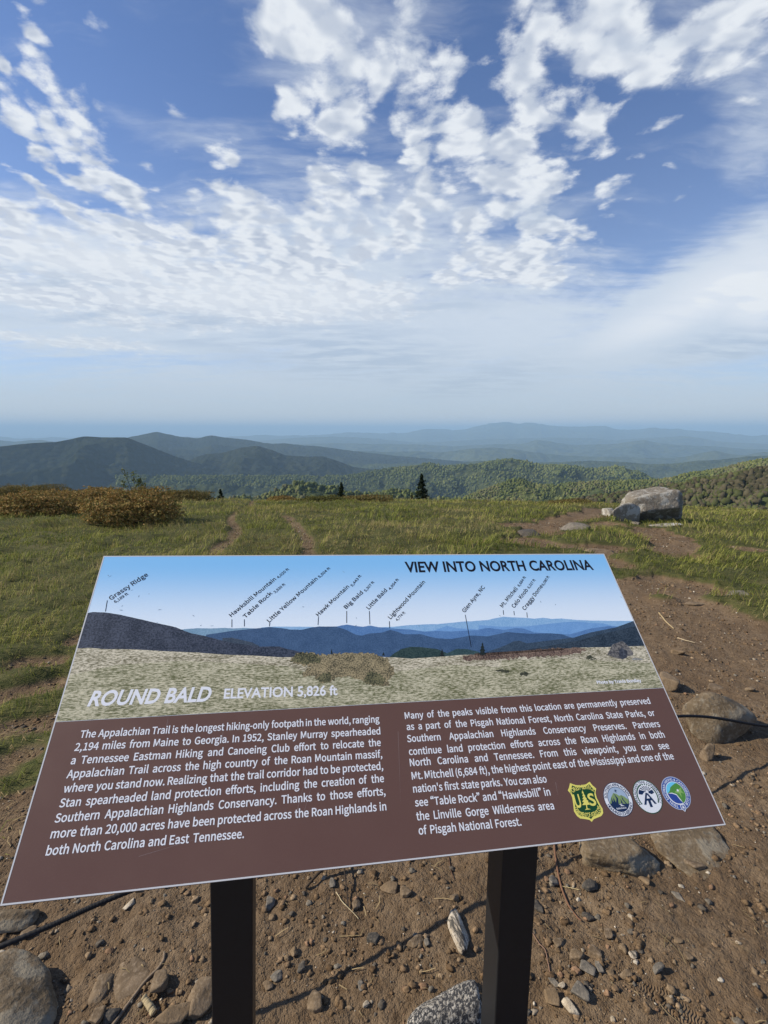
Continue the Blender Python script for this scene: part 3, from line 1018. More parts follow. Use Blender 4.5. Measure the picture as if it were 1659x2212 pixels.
    layer(C4((-120, 470), (0, 420), (400, 330), (900, 300), (1300, 320), (1659, 340)) + C5((300, 400), (900, 380), (1300, 330), (1659, 350)) + C6((300, 395), (800, 380), (1200, 400), (1600, 420)),
          leafy('green_grass', (.13, .135, .055), (.64, .59, .41), 300, (.36, 1.3, 1)), .0008)

    def blob(pts, mat, zz, tr=.0):
        P = np.array([d2p(*p) for p in pts])
        out = []
        for a, bq in zip(P, np.roll(P, -1, 0)):
            k = max(2, int(np.linalg.norm(bq - a) / .003))
            for i in range(k):
                out.append(a + (bq - a) * i / k)
        out = np.array(out)
        out += tr * 1.7 * (np.random.default_rng(4).random(out.shape) - .5)
        pr.poly(out, mat, zz)
    blob(C5((100, 290), (160, 245), (270, 240), (330, 255), (420, 250), (520, 245), (620, 240), (700, 242), (760, 262), (830, 285), (850, 320), (880, 370), (870, 410), (835, 440), (840, 490), (780, 478), (700, 480), (640, 455), (560, 420), (470, 425), (400, 465), (330, 455), (280, 420), (190, 410), (220, 370), (260, 345), (150, 325)), leafy('heath_bush', (.055, .052, .030), (.42, .34, .19), 330), .0009, .0035)
    for q in (((300, 420), (340, 395), (400, 390), (420, 425), (400, 468), (340, 460)), ((640, 455), (680, 385), (760, 390), (820, 440), (780, 475), (700, 480)), ((105, 300), (150, 250), (260, 245), (330, 268), (330, 310), (230, 330))):
        blob(C5(*q), leafy('heath_shadow', (.028, .034, .020), (.22, .20, .10), 330), .00094, .004)
    blob(C6((0, 352), (100, 350), (200, 346), (300, 335), (450, 322), (600, 308), (800, 302), (950, 293), (960, 310), (900, 345), (850, 350), (760, 362), (640, 360), (560, 374), (420, 372), (350, 384), (200, 388), (80, 400), (0, 396)), leafy('bracken', (.055, .034, .030), (.30, .21, .15), 300), .00086, .004)
    spr = leafy('spruce', (.008, .012, .012), (.030, .042, .036), 300)
    for cx0, yt, yb, w in ((1530, 165, 258, 30), (1232, 212, 268, 20), (418, 212, 250, 10), (800, 238, 262, 14)):
        L = []
        R = []
        for i in range(9):
            f = i / 8
            L.append((cx0 - w * f ** .8 * (1.0 if i % 2 else .55), yt + (yb - yt) * f))
            R.append((cx0 + w * f ** .8 * (1.0 if i % 2 else .5), yt + (yb - yt) * f))
        blob(C5(*(L + R[::-1])), spr, .00094)
    blob(C6((1130, 350), (1170, 270), (1245, 242), (1270, 258), (1305, 295), (1335, 335), (1330, 355), (1290, 360), (1250, 385), (1180, 370)), leafy('print_boulder', (.055, .055, .06), (.24, .225, .20), 150), .0009)
    blob(C6((1222, 320), (1240, 290), (1262, 308), (1285, 318), (1285, 370), (1250, 386), (1225, 360)), leafy('print_stone', (.03, .035, .045), (.10, .11, .13), 150), .00098)
    blob(C6((1320, 382), (1345, 372), (1400, 380), (1408, 390), (1330, 392)), leafy('print_slab', (.2, .2, .18), (.4, .4, .36), 150), .0009)
    for q in (((990, 350), (1030, 372), (985, 390), (960, 378)), ((440, 490), (480, 480), (530, 500), (500, 515), (450, 510)), ((240, 470), (300, 462), (380, 480), (340, 495)), ((985, 382), (1040, 376), (1050, 388), (1000, 392))):
        blob(C6(*q), leafy('tussock', (.035, .040, .025), (.10, .10, .06), 160), .0009, .002)
    pr.build('printed_landscape', panel)
    # ---- scuffs: dark flecks on the sky print and pale scratches on the brown
    rngp = np.random.default_rng(12)
    fk = ink('fleck', (.20, .28, .36))
    sc_ = ink('scratch', (.30, .22, .20))
    for px_, py_ in ((238, 1245), (290, 1254), (234, 1243), (322, 1283), (285, 1275), (300, 1288), (264, 1309), (262, 1318), (345, 1317), (340, 1345), (418, 1330), (434, 1351), (458, 1352), (770, 1335), (768, 1352), (1080, 1330), (1168, 1300), (1200, 1306), (655, 1311), (742, 1235), (905, 1352), (1342, 1290)):
        c_ = d2p(px_, py_)
        a_ = rngp.random() * 3.14
        l_, w_ = .0015 + .003 * rngp.random(), .0004 + .0005 * rngp.random()
        u_, v_ = np.array([math.cos(a_), math.sin(a_)]) * l_, np.array([-math.sin(a_), math.cos(a_)]) * w_
        sf = Flat()
        sf.poly([c_ - u_, c_ - v_, c_ + u_, c_ + v_], fk, .0010)
        sf.build('fleck', panel)
    for (ax_, ay_), (bx_, by_), w_ in (((641, 1755), (668, 1650), .0003), ((655, 1760), (690, 1640), .00025), ((480, 1600), (484, 1560), .0004), ((360, 1570), (364, 1545), .0004), ((860, 1580), (866, 1750), .0003), ((1200, 1690), (1206, 1720), .0004), ((300, 1850), (500, 1790), .00025)):
        p_, q_ = d2p(ax_, ay_), d2p(bx_, by_)
        n_ = np.array([-(q_ - p_)[1], (q_ - p_)[0]]) / np.linalg.norm(q_ - p_) * w_
        sf = Flat()
        sf.poly([p_ - n_, q_, p_ + n_], sc_, .0007)
        sf.build('scratch', panel)
    # ---- lettering
    K = ink('black', (.012, .012, .016))
    Wt = ink('white', (.80, .81, .84))
    for nm, tx, a, bq, cp, mt, of, shr, fo in (
            ('title_lettering', 'VIEW INTO NORTH CAROLINA', (877, 1236), (1283, 1230.5), .0285, K, .026, 0, FONT_HEAD),
            ('place_name_lettering', 'ROUND BALD', (188, 1525), (455, 1514), .0265, Wt, .028, .22, FONT_HEAD),
            ('elevation_lettering', 'ELEVATION 5,826 ft', (483, 1509), (729, 1501), .0185, Wt, .022, 0, FONT_HEAD),
            ('photo_credit_lettering', 'Photo by Travis Bordley', (1290, 1477), (1386, 1473), .0062, Wt, .016, 0, FONT_TEXT)):
        tl = Flat()
        tl.text(tx, d2p(*a), d2p(*bq), cp, mt, .0012, fo, of, shr)
        tl.build(nm, panel)
    lb = Flat()
    LAB = [('Grassy Ridge', (240, 1297), (321, 1243), .0125), ('6,189 ft', (249, 1303), (278, 1284), .0078),
           ('Hawksbill Mountain', (500, 1333), (597, 1252), .0105), ('4,020 ft', (601, 1250), (625, 1230), .0072),
           ('Table Rock', (530, 1336), (589, 1282), .0105), ('3,930 ft', (594, 1282), (617, 1263), .0072),
           ('Little Yellow Mountain', (582, 1345), (687, 1251), .0105), ('5,504 ft', (690, 1249), (714, 1228), .0072),
           ('Hawk Mountain', (688, 1332), (755, 1268), .0105), ('5,443 ft', (761, 1268), (781, 1244), .0072),
           ('Big Bald', (748, 1316), (785, 1281), .0105), ('5,307 ft', (790, 1279), (809, 1258), .0072),
           ('Little Bald', (797, 1317), (837, 1276), .0105), ('4,954 ft', (843, 1275), (862, 1252), .0072),
           ('Lightwood Mountain', (844, 1338), (919, 1258), .0105), ('4,774 ft', (858, 1342), (876, 1324), .0072),
           ('Glen Ayre, NC', (1004, 1324), (1048, 1269), .0105),
           ('Mt. Mitchell', (1086, 1313), (1119, 1272), .0105), ('6,684 ft', (1122, 1268), (1136, 1247), .0072),
           ('Celo Knob', (1111, 1314), (1141, 1275), .0105), ('6,327 ft', (1143, 1272), (1157, 1253), .0072),
           ('Craggy Dome', (1134, 1319), (1173, 1267), .0105), ('6,080 ft', (1174, 1266), (1187, 1246), .0072)]
    for s, a, bq, cp in LAB:
        lb = Flat()
        lb.text(s, d2p(*a), d2p(*bq), cp * .84, K, .0012, FONT_TEXT, .007)
        lb.build('height_lettering' if s.endswith('ft') else 'peak_name_lettering', panel)
    for a, bq in (((232, 1297), (228, 1321)), ((501, 1338), (501, 1355)), ((528, 1338), (528, 1353)), ((583, 1345), (582, 1353)), ((688, 1333), (687, 1350)), ((749, 1320), (749, 1346)), ((798, 1320), (799, 1349)), ((841, 1342), (842, 1357)), ((1005, 1328), (1018, 1398)), ((1087, 1318), (1088, 1328)), ((1110, 1320), (1111, 1329)), ((1138, 1323), (1139, 1334))):
        p, q = d2p(*a), d2p(*bq)
        dd = (q - p) / np.linalg.norm(q - p)
        nr = np.array([-dd[1], dd[0]]) * .0007
        lb = Flat()
        lb.poly([p - nr, q - nr, q + nr, p + nr], K, .0012)
        lb.build('pointer_line', panel)
    LEFT = ['The Appalachian Trail is the longest hiking-only footpath in the world, ranging',
            '2,194 miles from Maine to Georgia. In 1952, Stanley Murray spearheaded',
            'a Tennessee Eastman Hiking and Canoeing Club effort to relocate the',
            'Appalachian Trail across the high country of the Roan Mountain massif,',
            'where you stand now. Realizing that the trail corridor had to be protected,',
            'Stan spearheaded land protection efforts, including the creation of the',
            'Southern Appalachian Highlands Conservancy. Thanks to those efforts,',
            'more than 20,000 acres have been protected across the Roan Highlands in',
            'both North Carolina and East Tennessee.']
    LP = [((172, 1594), (820, 1560)), ((160, 1622), (822, 1586)), ((152, 1651), (823, 1611)), ((143, 1681), (826, 1636)), ((136, 1712), (828, 1662)), ((127, 1744), (830, 1689)), ((117, 1777), (833, 1717)), ((108, 1811), (835, 1750)), ((98, 1848), (527, 1810))]
    RIGHT = ['Many of the peaks visible from this location are permanently preserved',
             'as a part of the Pisgah National Forest, North Carolina State Parks, or',
             'Southern Appalachian Highlands Conservancy Preserves. Partners',
             'continue land protection efforts across the Roan Highlands in both',
             'North Carolina and Tennessee. From this viewpoint, you can see',
             'Mt. Mitchell (6,684 ft), the highest point east of the Mississippi and one of the',
             "nation's first state parks. You can also",
             'see \u201cTable Rock\u201d and \u201cHawksbill\u201d in',
             'the Linville Gorge Wilderness area',
             'of Pisgah National Forest.']
    RP = [((875, 1553), (1406, 1520)), ((879, 1577), (1416, 1546)), ((880, 1603), (1427, 1570)), ((884, 1631), (1437, 1593)), ((886, 1655), (1447, 1617)), ((890, 1684), (1457, 1640)), ((893, 1712), (1182, 1690)), ((897, 1742), (1190, 1718)), ((900, 1772), (1198, 1748)), ((905, 1803), (1127, 1783))]
    for nm, T, P in (('left_paragraph_lettering', LEFT, LP), ('right_paragraph_lettering', RIGHT, RP)):
        fl = Flat()
        for s, (a, bq) in zip(T, P):
            p, q = d2p(*a), d2p(*bq)
            cap = .0121
            sy = cap / cap_h(FONT_TEXT, 0)
            ws = s.split(' ')
            wid = [np.ptp(glyphs(w, FONT_TEXT, .007)[0][:, 0]) for w in ws]
            L = np.linalg.norm(q - p)
            sx = sy * .94
            gap = (L - sum(wid) * sx) / max(1, len(ws) - 1)
            if gap < .0042:
                gap = .0042
                sx = (L - gap * (len(ws) - 1)) / sum(wid)
            ee = (q - p) / L
            x = 0.0
            for w, wd in zip(ws, wid):
                fl.text(w, p + ee * x, p + ee * (x + wd * sx), cap, Wt, .0012, FONT_TEXT, .007)
                x += wd * sx + gap
        fl.build('paragraph_lettering', panel)

    # ---- the four badges
    def bc(x, y):
        return d2p((2240 + x / 2.9625) / 1.8517, (3080 + y / 2.9625) / 1.8517)
    Y = ink('badge_yellow', (.80, .72, .16))
    G = ink('badge_green', (.010, .065, .022))
    Nv = ink('badge_navy', (.012, .03, .085))
    sh = Flat()
    out = np.array([bc(*p) for p in [(118, 155), (180, 178), (250, 184), (310, 168), (350, 138), (385, 182), (428, 220), (420, 270), (435, 330), (470, 400), (505, 460), (512, 510), (490, 545), (440, 566), (400, 582), (376, 615), (350, 592), (300, 582), (240, 575), (200, 545), (165, 490), (155, 400), (145, 330), (125, 280), (92, 243), (108, 200)]])
    cen = bc(305, 370)
    sh.poly(out, Y, .0010)
    sh.poly(cen + (out - cen) * .87, G, .0013)
    tree = [(262, 238), (282, 275), (278, 278), (300, 310), (292, 312), (318, 342), (310, 344), (338, 372), (328, 374), (358, 408), (318, 415), (325, 455), (366, 465), (295, 474), (313, 457), (306, 413), (262, 417), (284, 380), (262, 378), (282, 345), (264, 343), (280, 312), (264, 310), (272, 278), (258, 276)]
    sh.poly([bc(*p) for p in tree], Y, .0016)
    sh.text('U', bc(192, 446), bc(262, 440), np.linalg.norm(bc(225, 440) - bc(200, 290)), Y, .0016, FONT_HEAD, .02)
    sh.text('S', bc(362, 425), bc(438, 412), np.linalg.norm(bc(400, 415) - bc(370, 278)), Y, .0016, FONT_HEAD, .02)
    sh.path_text('FOREST SERVICE', [bc(*p) for p in [(138, 280), (190, 245), (250, 228), (310, 225), (360, 232), (402, 256)]], .0072, Y, .0016, FONT_HEAD, .012)
    sh.path_text('DEPARTMENT OF AGRICULTURE', [bc(*p) for p in [(165, 448), (190, 505), (240, 545), (320, 560), (400, 552), (455, 528), (486, 480), (482, 430)]], .0068, Y, .0016, FONT_HEAD, .012)
    sh.build('shield_badge', panel)

    def ring_text(fl, txt, c, r, a0, a1, cap, m, z, inward=False):
        pts = circ(c, r, a0, a1, 60) if (a1 - a0) % 360 else circ(c, r, a0, a1 - .1, 60)
        fl.path_text(txt, pts, cap, m, z, FONT_HEAD, .014)
    B2, B3, B4 = bc(689, 346), bc(1037, 313), bc(1373, 272)
    R = .0285
    Wb = ink('badge_white', (.78, .80, .82))
    s2 = Flat()
    s2.poly(circ(B2, R), Nv, .0010)
    s2.poly(circ(B2, R * .965), Wb, .0013)
    s2.poly(circ(B2, R * .735), Nv, .0016)
    s2.poly(circ(B2, R * .70), ink('badge_sky', (.36, .46, .58)), .0019)

    def loc(c, pts):
        return [c + np.array(p) * R for p in pts]
    hill = [(-.68, -.15), (-.45, .15), (-.2, .38), (.0, .30), (.15, .18), (.3, .22), (.5, .1), (.66, -.05)]
    arc = [(.70 * math.cos(a), .70 * math.sin(a)) for a in np.linspace(math.radians(-6), math.radians(-168), 24)]
    s2.poly(loc(B2, hill + arc), ink('badge_hill', (.22, .32, .13)), .0022)
    for q in ([(-.2, .38), (.0, .05), (-.1, -.3), (-.25, -.3), (-.12, .05)], [(.3, .22), (.35, -.05), (.5, -.3), (.42, -.3), (.28, -.05)], [(-.45, .15), (-.42, -.1), (-.5, -.3), (-.58, -.3)]):
        s2.poly(loc(B2, q), Nv, .0024)
    wood = [(-.66, -.22), (-.5, -.18), (-.46, .02), (-.4, -.15), (-.32, .12), (-.24, -.18), (-.15, -.02), (-.08, -.25), (.1, -.3), (.16, .02), (.24, -.28), (.4, -.3), (.62, -.3)]
    arc2 = [(.70 * math.cos(a), .70 * math.sin(a)) for a in np.linspace(math.radians(-26), math.radians(-162), 20)]
    s2.poly(loc(B2, wood + arc2), Nv, .0025)
    s2.poly(loc(B2, [(-.1, -.3), (.2, -.27), (.05, -.33), (.3, -.42), (-.02, -.40), (.1, -.33)]), Wb, .0027)
    s2.poly(loc(B2, [(0, .62), (.03, .52), (.12, .5), (.04, .47), (.01, .36), (-.03, .46), (-.12, .48), (-.03, .52)]), Nv, .0024)
    s2.text('Appalachian.org', B2 + np.array([-.36, -.56]) * R, B2 + np.array([.36, -.56]) * R, .0026, Wb, .0027, FONT_TEXT, .01)
    ring_text(s2, 'SOUTHERN APPALACHIAN', B2, R * .77, 172, 8, .0046, Nv, .0019)
    ring_text(s2, 'HIGHLANDS CONSERVANCY', B2, R * .93, 196, 344, .0046, Nv, .0019)
    s2.build('round_badge', panel)

    s3 = Flat()
    Gd = ink('badge_deep_green', (.02, .09, .045))
    s3.poly(circ(B3, R), Gd, .0010)
    s3.poly(circ(B3, R * .955), Wb, .0013)
    a = np.radians(np.linspace(-35, 215, 60))
    ro = [(.76 * math.cos(q), .76 * math.sin(q)) for q in a]
    ri = [(.68 * math.cos(q), .68 * math.sin(q)) for q in a[::-1]]
    s3.poly(loc(B3, ro + ri), Gd, .0016)
    a = np.radians(np.linspace(15, 165, 30))
    s3.poly(loc(B3, [(.60 * math.cos(q), .02 + .60 * math.sin(q)) for q in a] + [(-.35, .12), (-.1, .28), (.1, .22), (.35, .1)]), Nv, .0016)
    s3.poly(circ(B3 + np.array([.08, .27]) * R, R * .10), Wb, .0022)
    for g in np.radians(np.arange(18, 165, 20)):
        cc = np.array([.08, .27])
        dv, pv = np.array([math.cos(g), math.sin(g)]), np.array([-math.sin(g), math.cos(g)])
        s3.poly(loc(B3, [cc + dv * .12 - pv * .012, cc + dv * .5 - pv * .04, cc + dv * .5 + pv * .04, cc + dv * .12 + pv * .012]), Wb, .0019)
    s3.poly(loc(B3, [(-.07, .22), (.07, .22), (.46, -.46), (.30, -.46), (.19, -.24), (.09, -.24), (.09, -.62), (-.09, -.62), (-.09, -.24), (-.19, -.24), (-.30, -.46), (-.46, -.46)]), Nv, .0022)
    s3.poly(loc(B3, [(0, .10), (.12, -.12), (-.12, -.12)]), Wb, .0025)
    ring_text(s3, 'APPALACHIAN TRAIL CONSERVANCY', B3, R * .79, 212, -32, .0042, Nv, .0016)
    s3.build('round_badge', panel)

    s4 = Flat()
    Bl = ink('badge_blue', (.035, .085, .32))
    s4.poly(circ(B4, R), ink('badge_silver', (.42, .48, .62)), .0010)
    s4.poly(circ(B4, R * .95), Bl, .0013)
    s4.poly(circ(B4, R * .70), Wb, .0016)
    s4.poly(circ(B4, R * .66), ink('badge_cyan', (.16, .58, .80)), .0019)
    a = np.radians(np.linspace(60, -70, 24))
    s4.poly(loc(B4, [(.66 * math.cos(q), .66 * math.sin(q)) for q in a] + [(.1, -.45), (.02, -.12), (-.3, .0), (-.6, .03), (-.4, .16), (-.25, .36), (0, .48), (.2, .56)]), ink('badge_leaf', (.09, .27, .05)), .0022)
    s4.poly(loc(B4, [(.2, .16), (.55, .3), (.45, .1), (.6, -.1), (.35, 0), (.3, -.3), (.2, -.05), (-.1, .05)]), ink('badge_leaf_light', (.25, .45, .12)), .0024)
    s4.poly(circ(B4 + np.array([.2, .14]) * R, R * .07), Wb, .0026)
    a = np.radians(np.linspace(178, 290, 24))
    s4.poly(loc(B4, [(.66 * math.cos(q), .66 * math.sin(q)) for q in a] + [(.16, -.42), (.0, -.08), (-.3, .04)]), Wb, .0023)
    s4.poly(loc(B4, [(.63 * math.cos(q), .63 * math.sin(q)) for q in a] + [(.10, -.44), (-.04, -.13), (-.3, -.02)]), ink('badge_lake', (.03, .07, .30)), .0025)
    ring_text(s4, 'TENN. EASTMAN HIKING & CANOEING CLUB', B4, R * .75, 254, -62, .0042, Wb, .0016)
    cb = np.array([.10, -.86])
    s4.poly(loc(B4, [cb + q for q in ([-.17, .17], [.17, .17], [.2, -.06], [.0, -.26], [-.2, -.06])]), Wb, .0028)
    s4.poly(loc(B4, [cb + q for q in ([-.13, .13], [.13, .13], [.15, -.05], [.0, -.2], [-.15, -.05])]), Bl, .0030)
    s4.poly(loc(B4, [cb + np.array(q) for q in [(-.02, .10), (.02, .10), (.10, -.06), (.05, -.06), (.02, -.01), (.02, -.13), (-.02, -.13), (-.02, -.01), (-.05, -.06), (-.10, -.06)]]), Wb, .0032)
    s4.build('round_badge', panel)

    # ---- the two posts, fitted to where the photograph shows their front faces
    bk = np.array([PU[0], PU[1], 0]) / np.hypot(PU[0], PU[1])
    back = np.array([-bk[1], bk[0], 0])
    Q = BL + back * .12
    pm = plain('black_powder_coat', (.012, .013, .015), .45, .35, .25, 90)
    w = .0762
    for xt, yt, xb, yb in ((500, 1910, 502, 2212), (1123, 1883, 1104.6, 2208)):
        def hit(x, y):
            r = ray(x, y)
            return CAM + r * (back @ (Q - CAM)) / (back @ r)
        A, Bp = hit(xt, yt), hit(xb, yb)
        ax = (A - Bp) / np.linalg.norm(A - Bp)
        bm = bmesh.new()
        ring0, ring1 = [], []
        for sx_, sb in ((-.5, 0), (.5, 0), (.5, 1), (-.5, 1)):
            o0 = A + bk * w * sx_ + back * w * sb
            kt = (PN @ (BL - PN * (th + .001) - o0)) / (PN @ ax)
            top = o0 + ax * kt
            kb = (-.06 + float(h_base(o0[0], o0[1])) - o0[2]) / ax[2]
            bot = o0 + ax * kb
            ring0.append(bm.verts.new(Vector(bot) - org))
            ring1.append(bm.verts.new(Vector(top) - org))
        bm.faces.new(ring0[::-1])
        bm.faces.new(ring1)
        for i in range(4):
            j = (i + 1) % 4
            bm.faces.new([ring0[i], ring0[j], ring1[j], ring1[i]])
        es = [x for x in bm.edges if abs((x.verts[0].co - x.verts[1].co).normalized().dot(Vector(ax))) > .98]
        bmesh.ops.bevel(bm, geom=es, offset=.004, segments=3, affect='EDGES', profile=.6)
        bmesh.ops.recalc_face_normals(bm, faces=bm.faces)
        me = bpy.data.meshes.new('post')
        bm.to_mesh(me)
        bm.free()
        me.materials.append(pm)
        link(bpy.data.objects.new('post', me), root)


BROWN = (.128, .068, .052)
PRINT_SKY_TOP = (.25, .57, .90)
PRINT_SKY_LOW = (.84, .92, .97)
build_sign()


# ------------------------------------------------------------------ stones
def rock_mat(name, c0, c1, c2, scale=14.0, bands=None, lichen=None, bumpd=.006):
    m, t, b = mat_new('stone_' + name, 0.92, 0.2)
    tc = t.new('ShaderNodeTexCoord')
    P = tc.outputs['Object']
    n1 = t.noise(P, scale, 6, .65)
    n2 = t.noise(P, scale * 7, 4, .65)
    c = t.mix(t.ramp(n1, .32, .68), c0, c1)
    c = t.mix(t.ramp(n2, .45, .72, 0, .8), c, c2)
    hgt = t.math('ADD', t.math('MULTIPLY', n1, .6), t.math('MULTIPLY', n2, .4))
    if bands:
        q = t.mapping(t.mapping(P, rot=(0, 0, bands[0])), scale=(bands[1], 1, bands[1] * .6))
        n3 = t.noise(q, bands[2], 5, .65, .4)
        c = t.mix(t.ramp(n3, bands[4], bands[5], 1.0, 0.0), c, bands[3])
        hgt = t.math('ADD', hgt, t.math('MULTIPLY', n3, .6))
    if lichen:
        n4 = t.noise(P, lichen[0], 5, .6)
        sp = t.new('ShaderNodeSeparateXYZ')
        t.put(sp.inputs[0], P)
        c = t.mix(t.ramp(t.math('ADD', n4, t.math('MULTIPLY', sp.outputs[2], lichen[2])), .52, .60, 0, .85), c, lichen[1])
        n5 = t.noise(P, lichen[0] * 3, 4, .6)
        c = t.mix(t.ramp(n5, .60, .68, 0, .7), c, (.07, .065, .055))
    t.put(b.inputs['Base Color'], c)
    bump(t, b, hgt, .9, bumpd)
    return m


RM = {
    'brown': rock_mat('brown', (.105, .075, .046), (.19, .140, .090), (.26, .20, .14)),
    'dusty': rock_mat('dusty', (.120, .086, .053), (.190, .140, .090), (.25, .195, .135), 18),
    'tan': rock_mat('tan', (.160, .112, .065), (.24, .175, .11), (.12, .085, .052), 16),
    'grey': rock_mat('grey', (.105, .095, .080), (.185, .165, .135), (.25, .215, .17), 18),
    'dark': rock_mat('dark', (.045, .042, .038), (.095, .086, .074), (.15, .125, .095), 20),
    'white': rock_mat('white', (.34, .28, .20), (.52, .46, .36), (.27, .21, .15), 30),
    'gneiss': rock_mat('gneiss', (.36, .30, .22), (.58, .52, .43), (.25, .20, .14), 20, (-.42, 5.5, 15, (.085, .078, .068), .44, .54), None, .01),
    'granite': rock_mat('granite', (.36, .33, .28), (.56, .53, .47), (.26, .23, .19), 30, (.5, 1.5, 105, (.060, .060, .062), .47, .56), None, .014),
    'brownbig': rock_mat('brown_big', (.115, .084, .050), (.185, .142, .092), (.25, .205, .145), 9, None, (11, (.25, .22, .165), 0), .016),
    'boulder': rock_mat('boulder', (.145, .125, .098), (.215, .193, .158), (.28, .26, .22), 4.2, (.5, 2.0, 3.2, (.16, .135, .105), .36, .50), (6.5, (.34, .33, .295), .06), .045),
    'lichen': rock_mat('lichen', (.19, .17, .14), (.29, .27, .23), (.36, .34, .30), 7, None, (6, (.46, .45, .41), .45), .02),
}


def rock_shape(sub, dims, seed, nplanes=16, k=14, namp=.05, nscale=2.5, planes=None):
    rng = np.random.default_rng(seed)
    v, f = ICO[sub]
    if planes is None:
        nrm = rng.normal(size=(nplanes, 3))
        nrm /= np.linalg.norm(nrm, axis=1, keepdims=True)
        d = .50 + .50 * rng.random(nplanes)
        nrm = np.concatenate([nrm, [[0, 0, 1], [0, 0, -1], [1, 0, 0], [-1, 0, 0], [0, 1, 0], [0, -1, 0]]])
        d = np.concatenate([d, [.85, .85, 1, 1, 1, 1]])
    else:
        nrm = np.array([p[:3] for p in planes], float)
        d = np.array([p[3] for p in planes])
        nrm /= np.linalg.norm(nrm, axis=1, keepdims=True)
    q = np.clip(v @ nrm.T / d, 0, None)
    r = 1.0 / (np.sum(q ** k, axis=1) ** (1.0 / k) + 1e-9)
    r = np.minimum(r, 1.6)
    P = v * r[:, None]
    o = seed * 3.17
    nn = fbm(P[:, 0] * nscale + o, P[:, 1] * nscale + o, P[:, 2] * nscale, octv=5, gain=.55, seed=seed % 50)
    n2 = fbm(P[:, 0] * nscale * 5 + o, P[:, 1] * nscale * 5, P[:, 2] * nscale * 5 + o, octv=3, gain=.6, seed=seed % 50 + 3)
    P = P * (1 + namp * 2.2 * nn + namp * .7 * n2)[:, None]
    lo, hi = P.min(0), P.max(0)
    P = (P - (lo + hi) / 2) / (hi - lo)
    return P * np.array(dims), f


ROCK_N = [0]


def stone(label, xc, yc, w, h, mat, flat=.5, sub=4, k=30, rz=None, sink=.3, namp=.06, name='stone', cat='stone', deep=None, seed=None, planes=None, np_=9, tilt=(0, 0), group=None):
    """a stone seen in the photo measure with centre (xc,yc) and size w x h"""
    ROCK_N[0] += 1
    seed = ROCK_N[0] * 7 + 1 if seed is None else seed
    P = place(xc, yc + .30 * h)
    s = depth(P) / FPX
    W = w * s
    H = flat * W if flat < 3 else flat
    d = P - CAM
    ang = math.atan2(-d[2], math.hypot(d[0], d[1]))
    D = deep if deep else float(np.clip((h * s - H * (1 - sink) * math.cos(ang)) / math.sin(ang), .45 * W, 1.9 * W))
    V, f = rock_shape(sub, (W, D, H), seed, np_, k, namp, 2.5, planes)
    if rz is None:
        rz = random.Random(seed).uniform(-.25, .25)
    R = Matrix.Rotation(rz, 3, 'Z') @ Matrix.Rotation(tilt[0], 3, 'X') @ Matrix.Rotation(tilt[1], 3, 'Y')
    V = V @ np.array(R).T
    gz = ground_z(P[0], P[1])
    o = np_mesh(name, V, f, RM[mat])
    o.location = (P[0], P[1], gz + H * (.5 - sink))
    tag(o, label, cat, group)
    return o


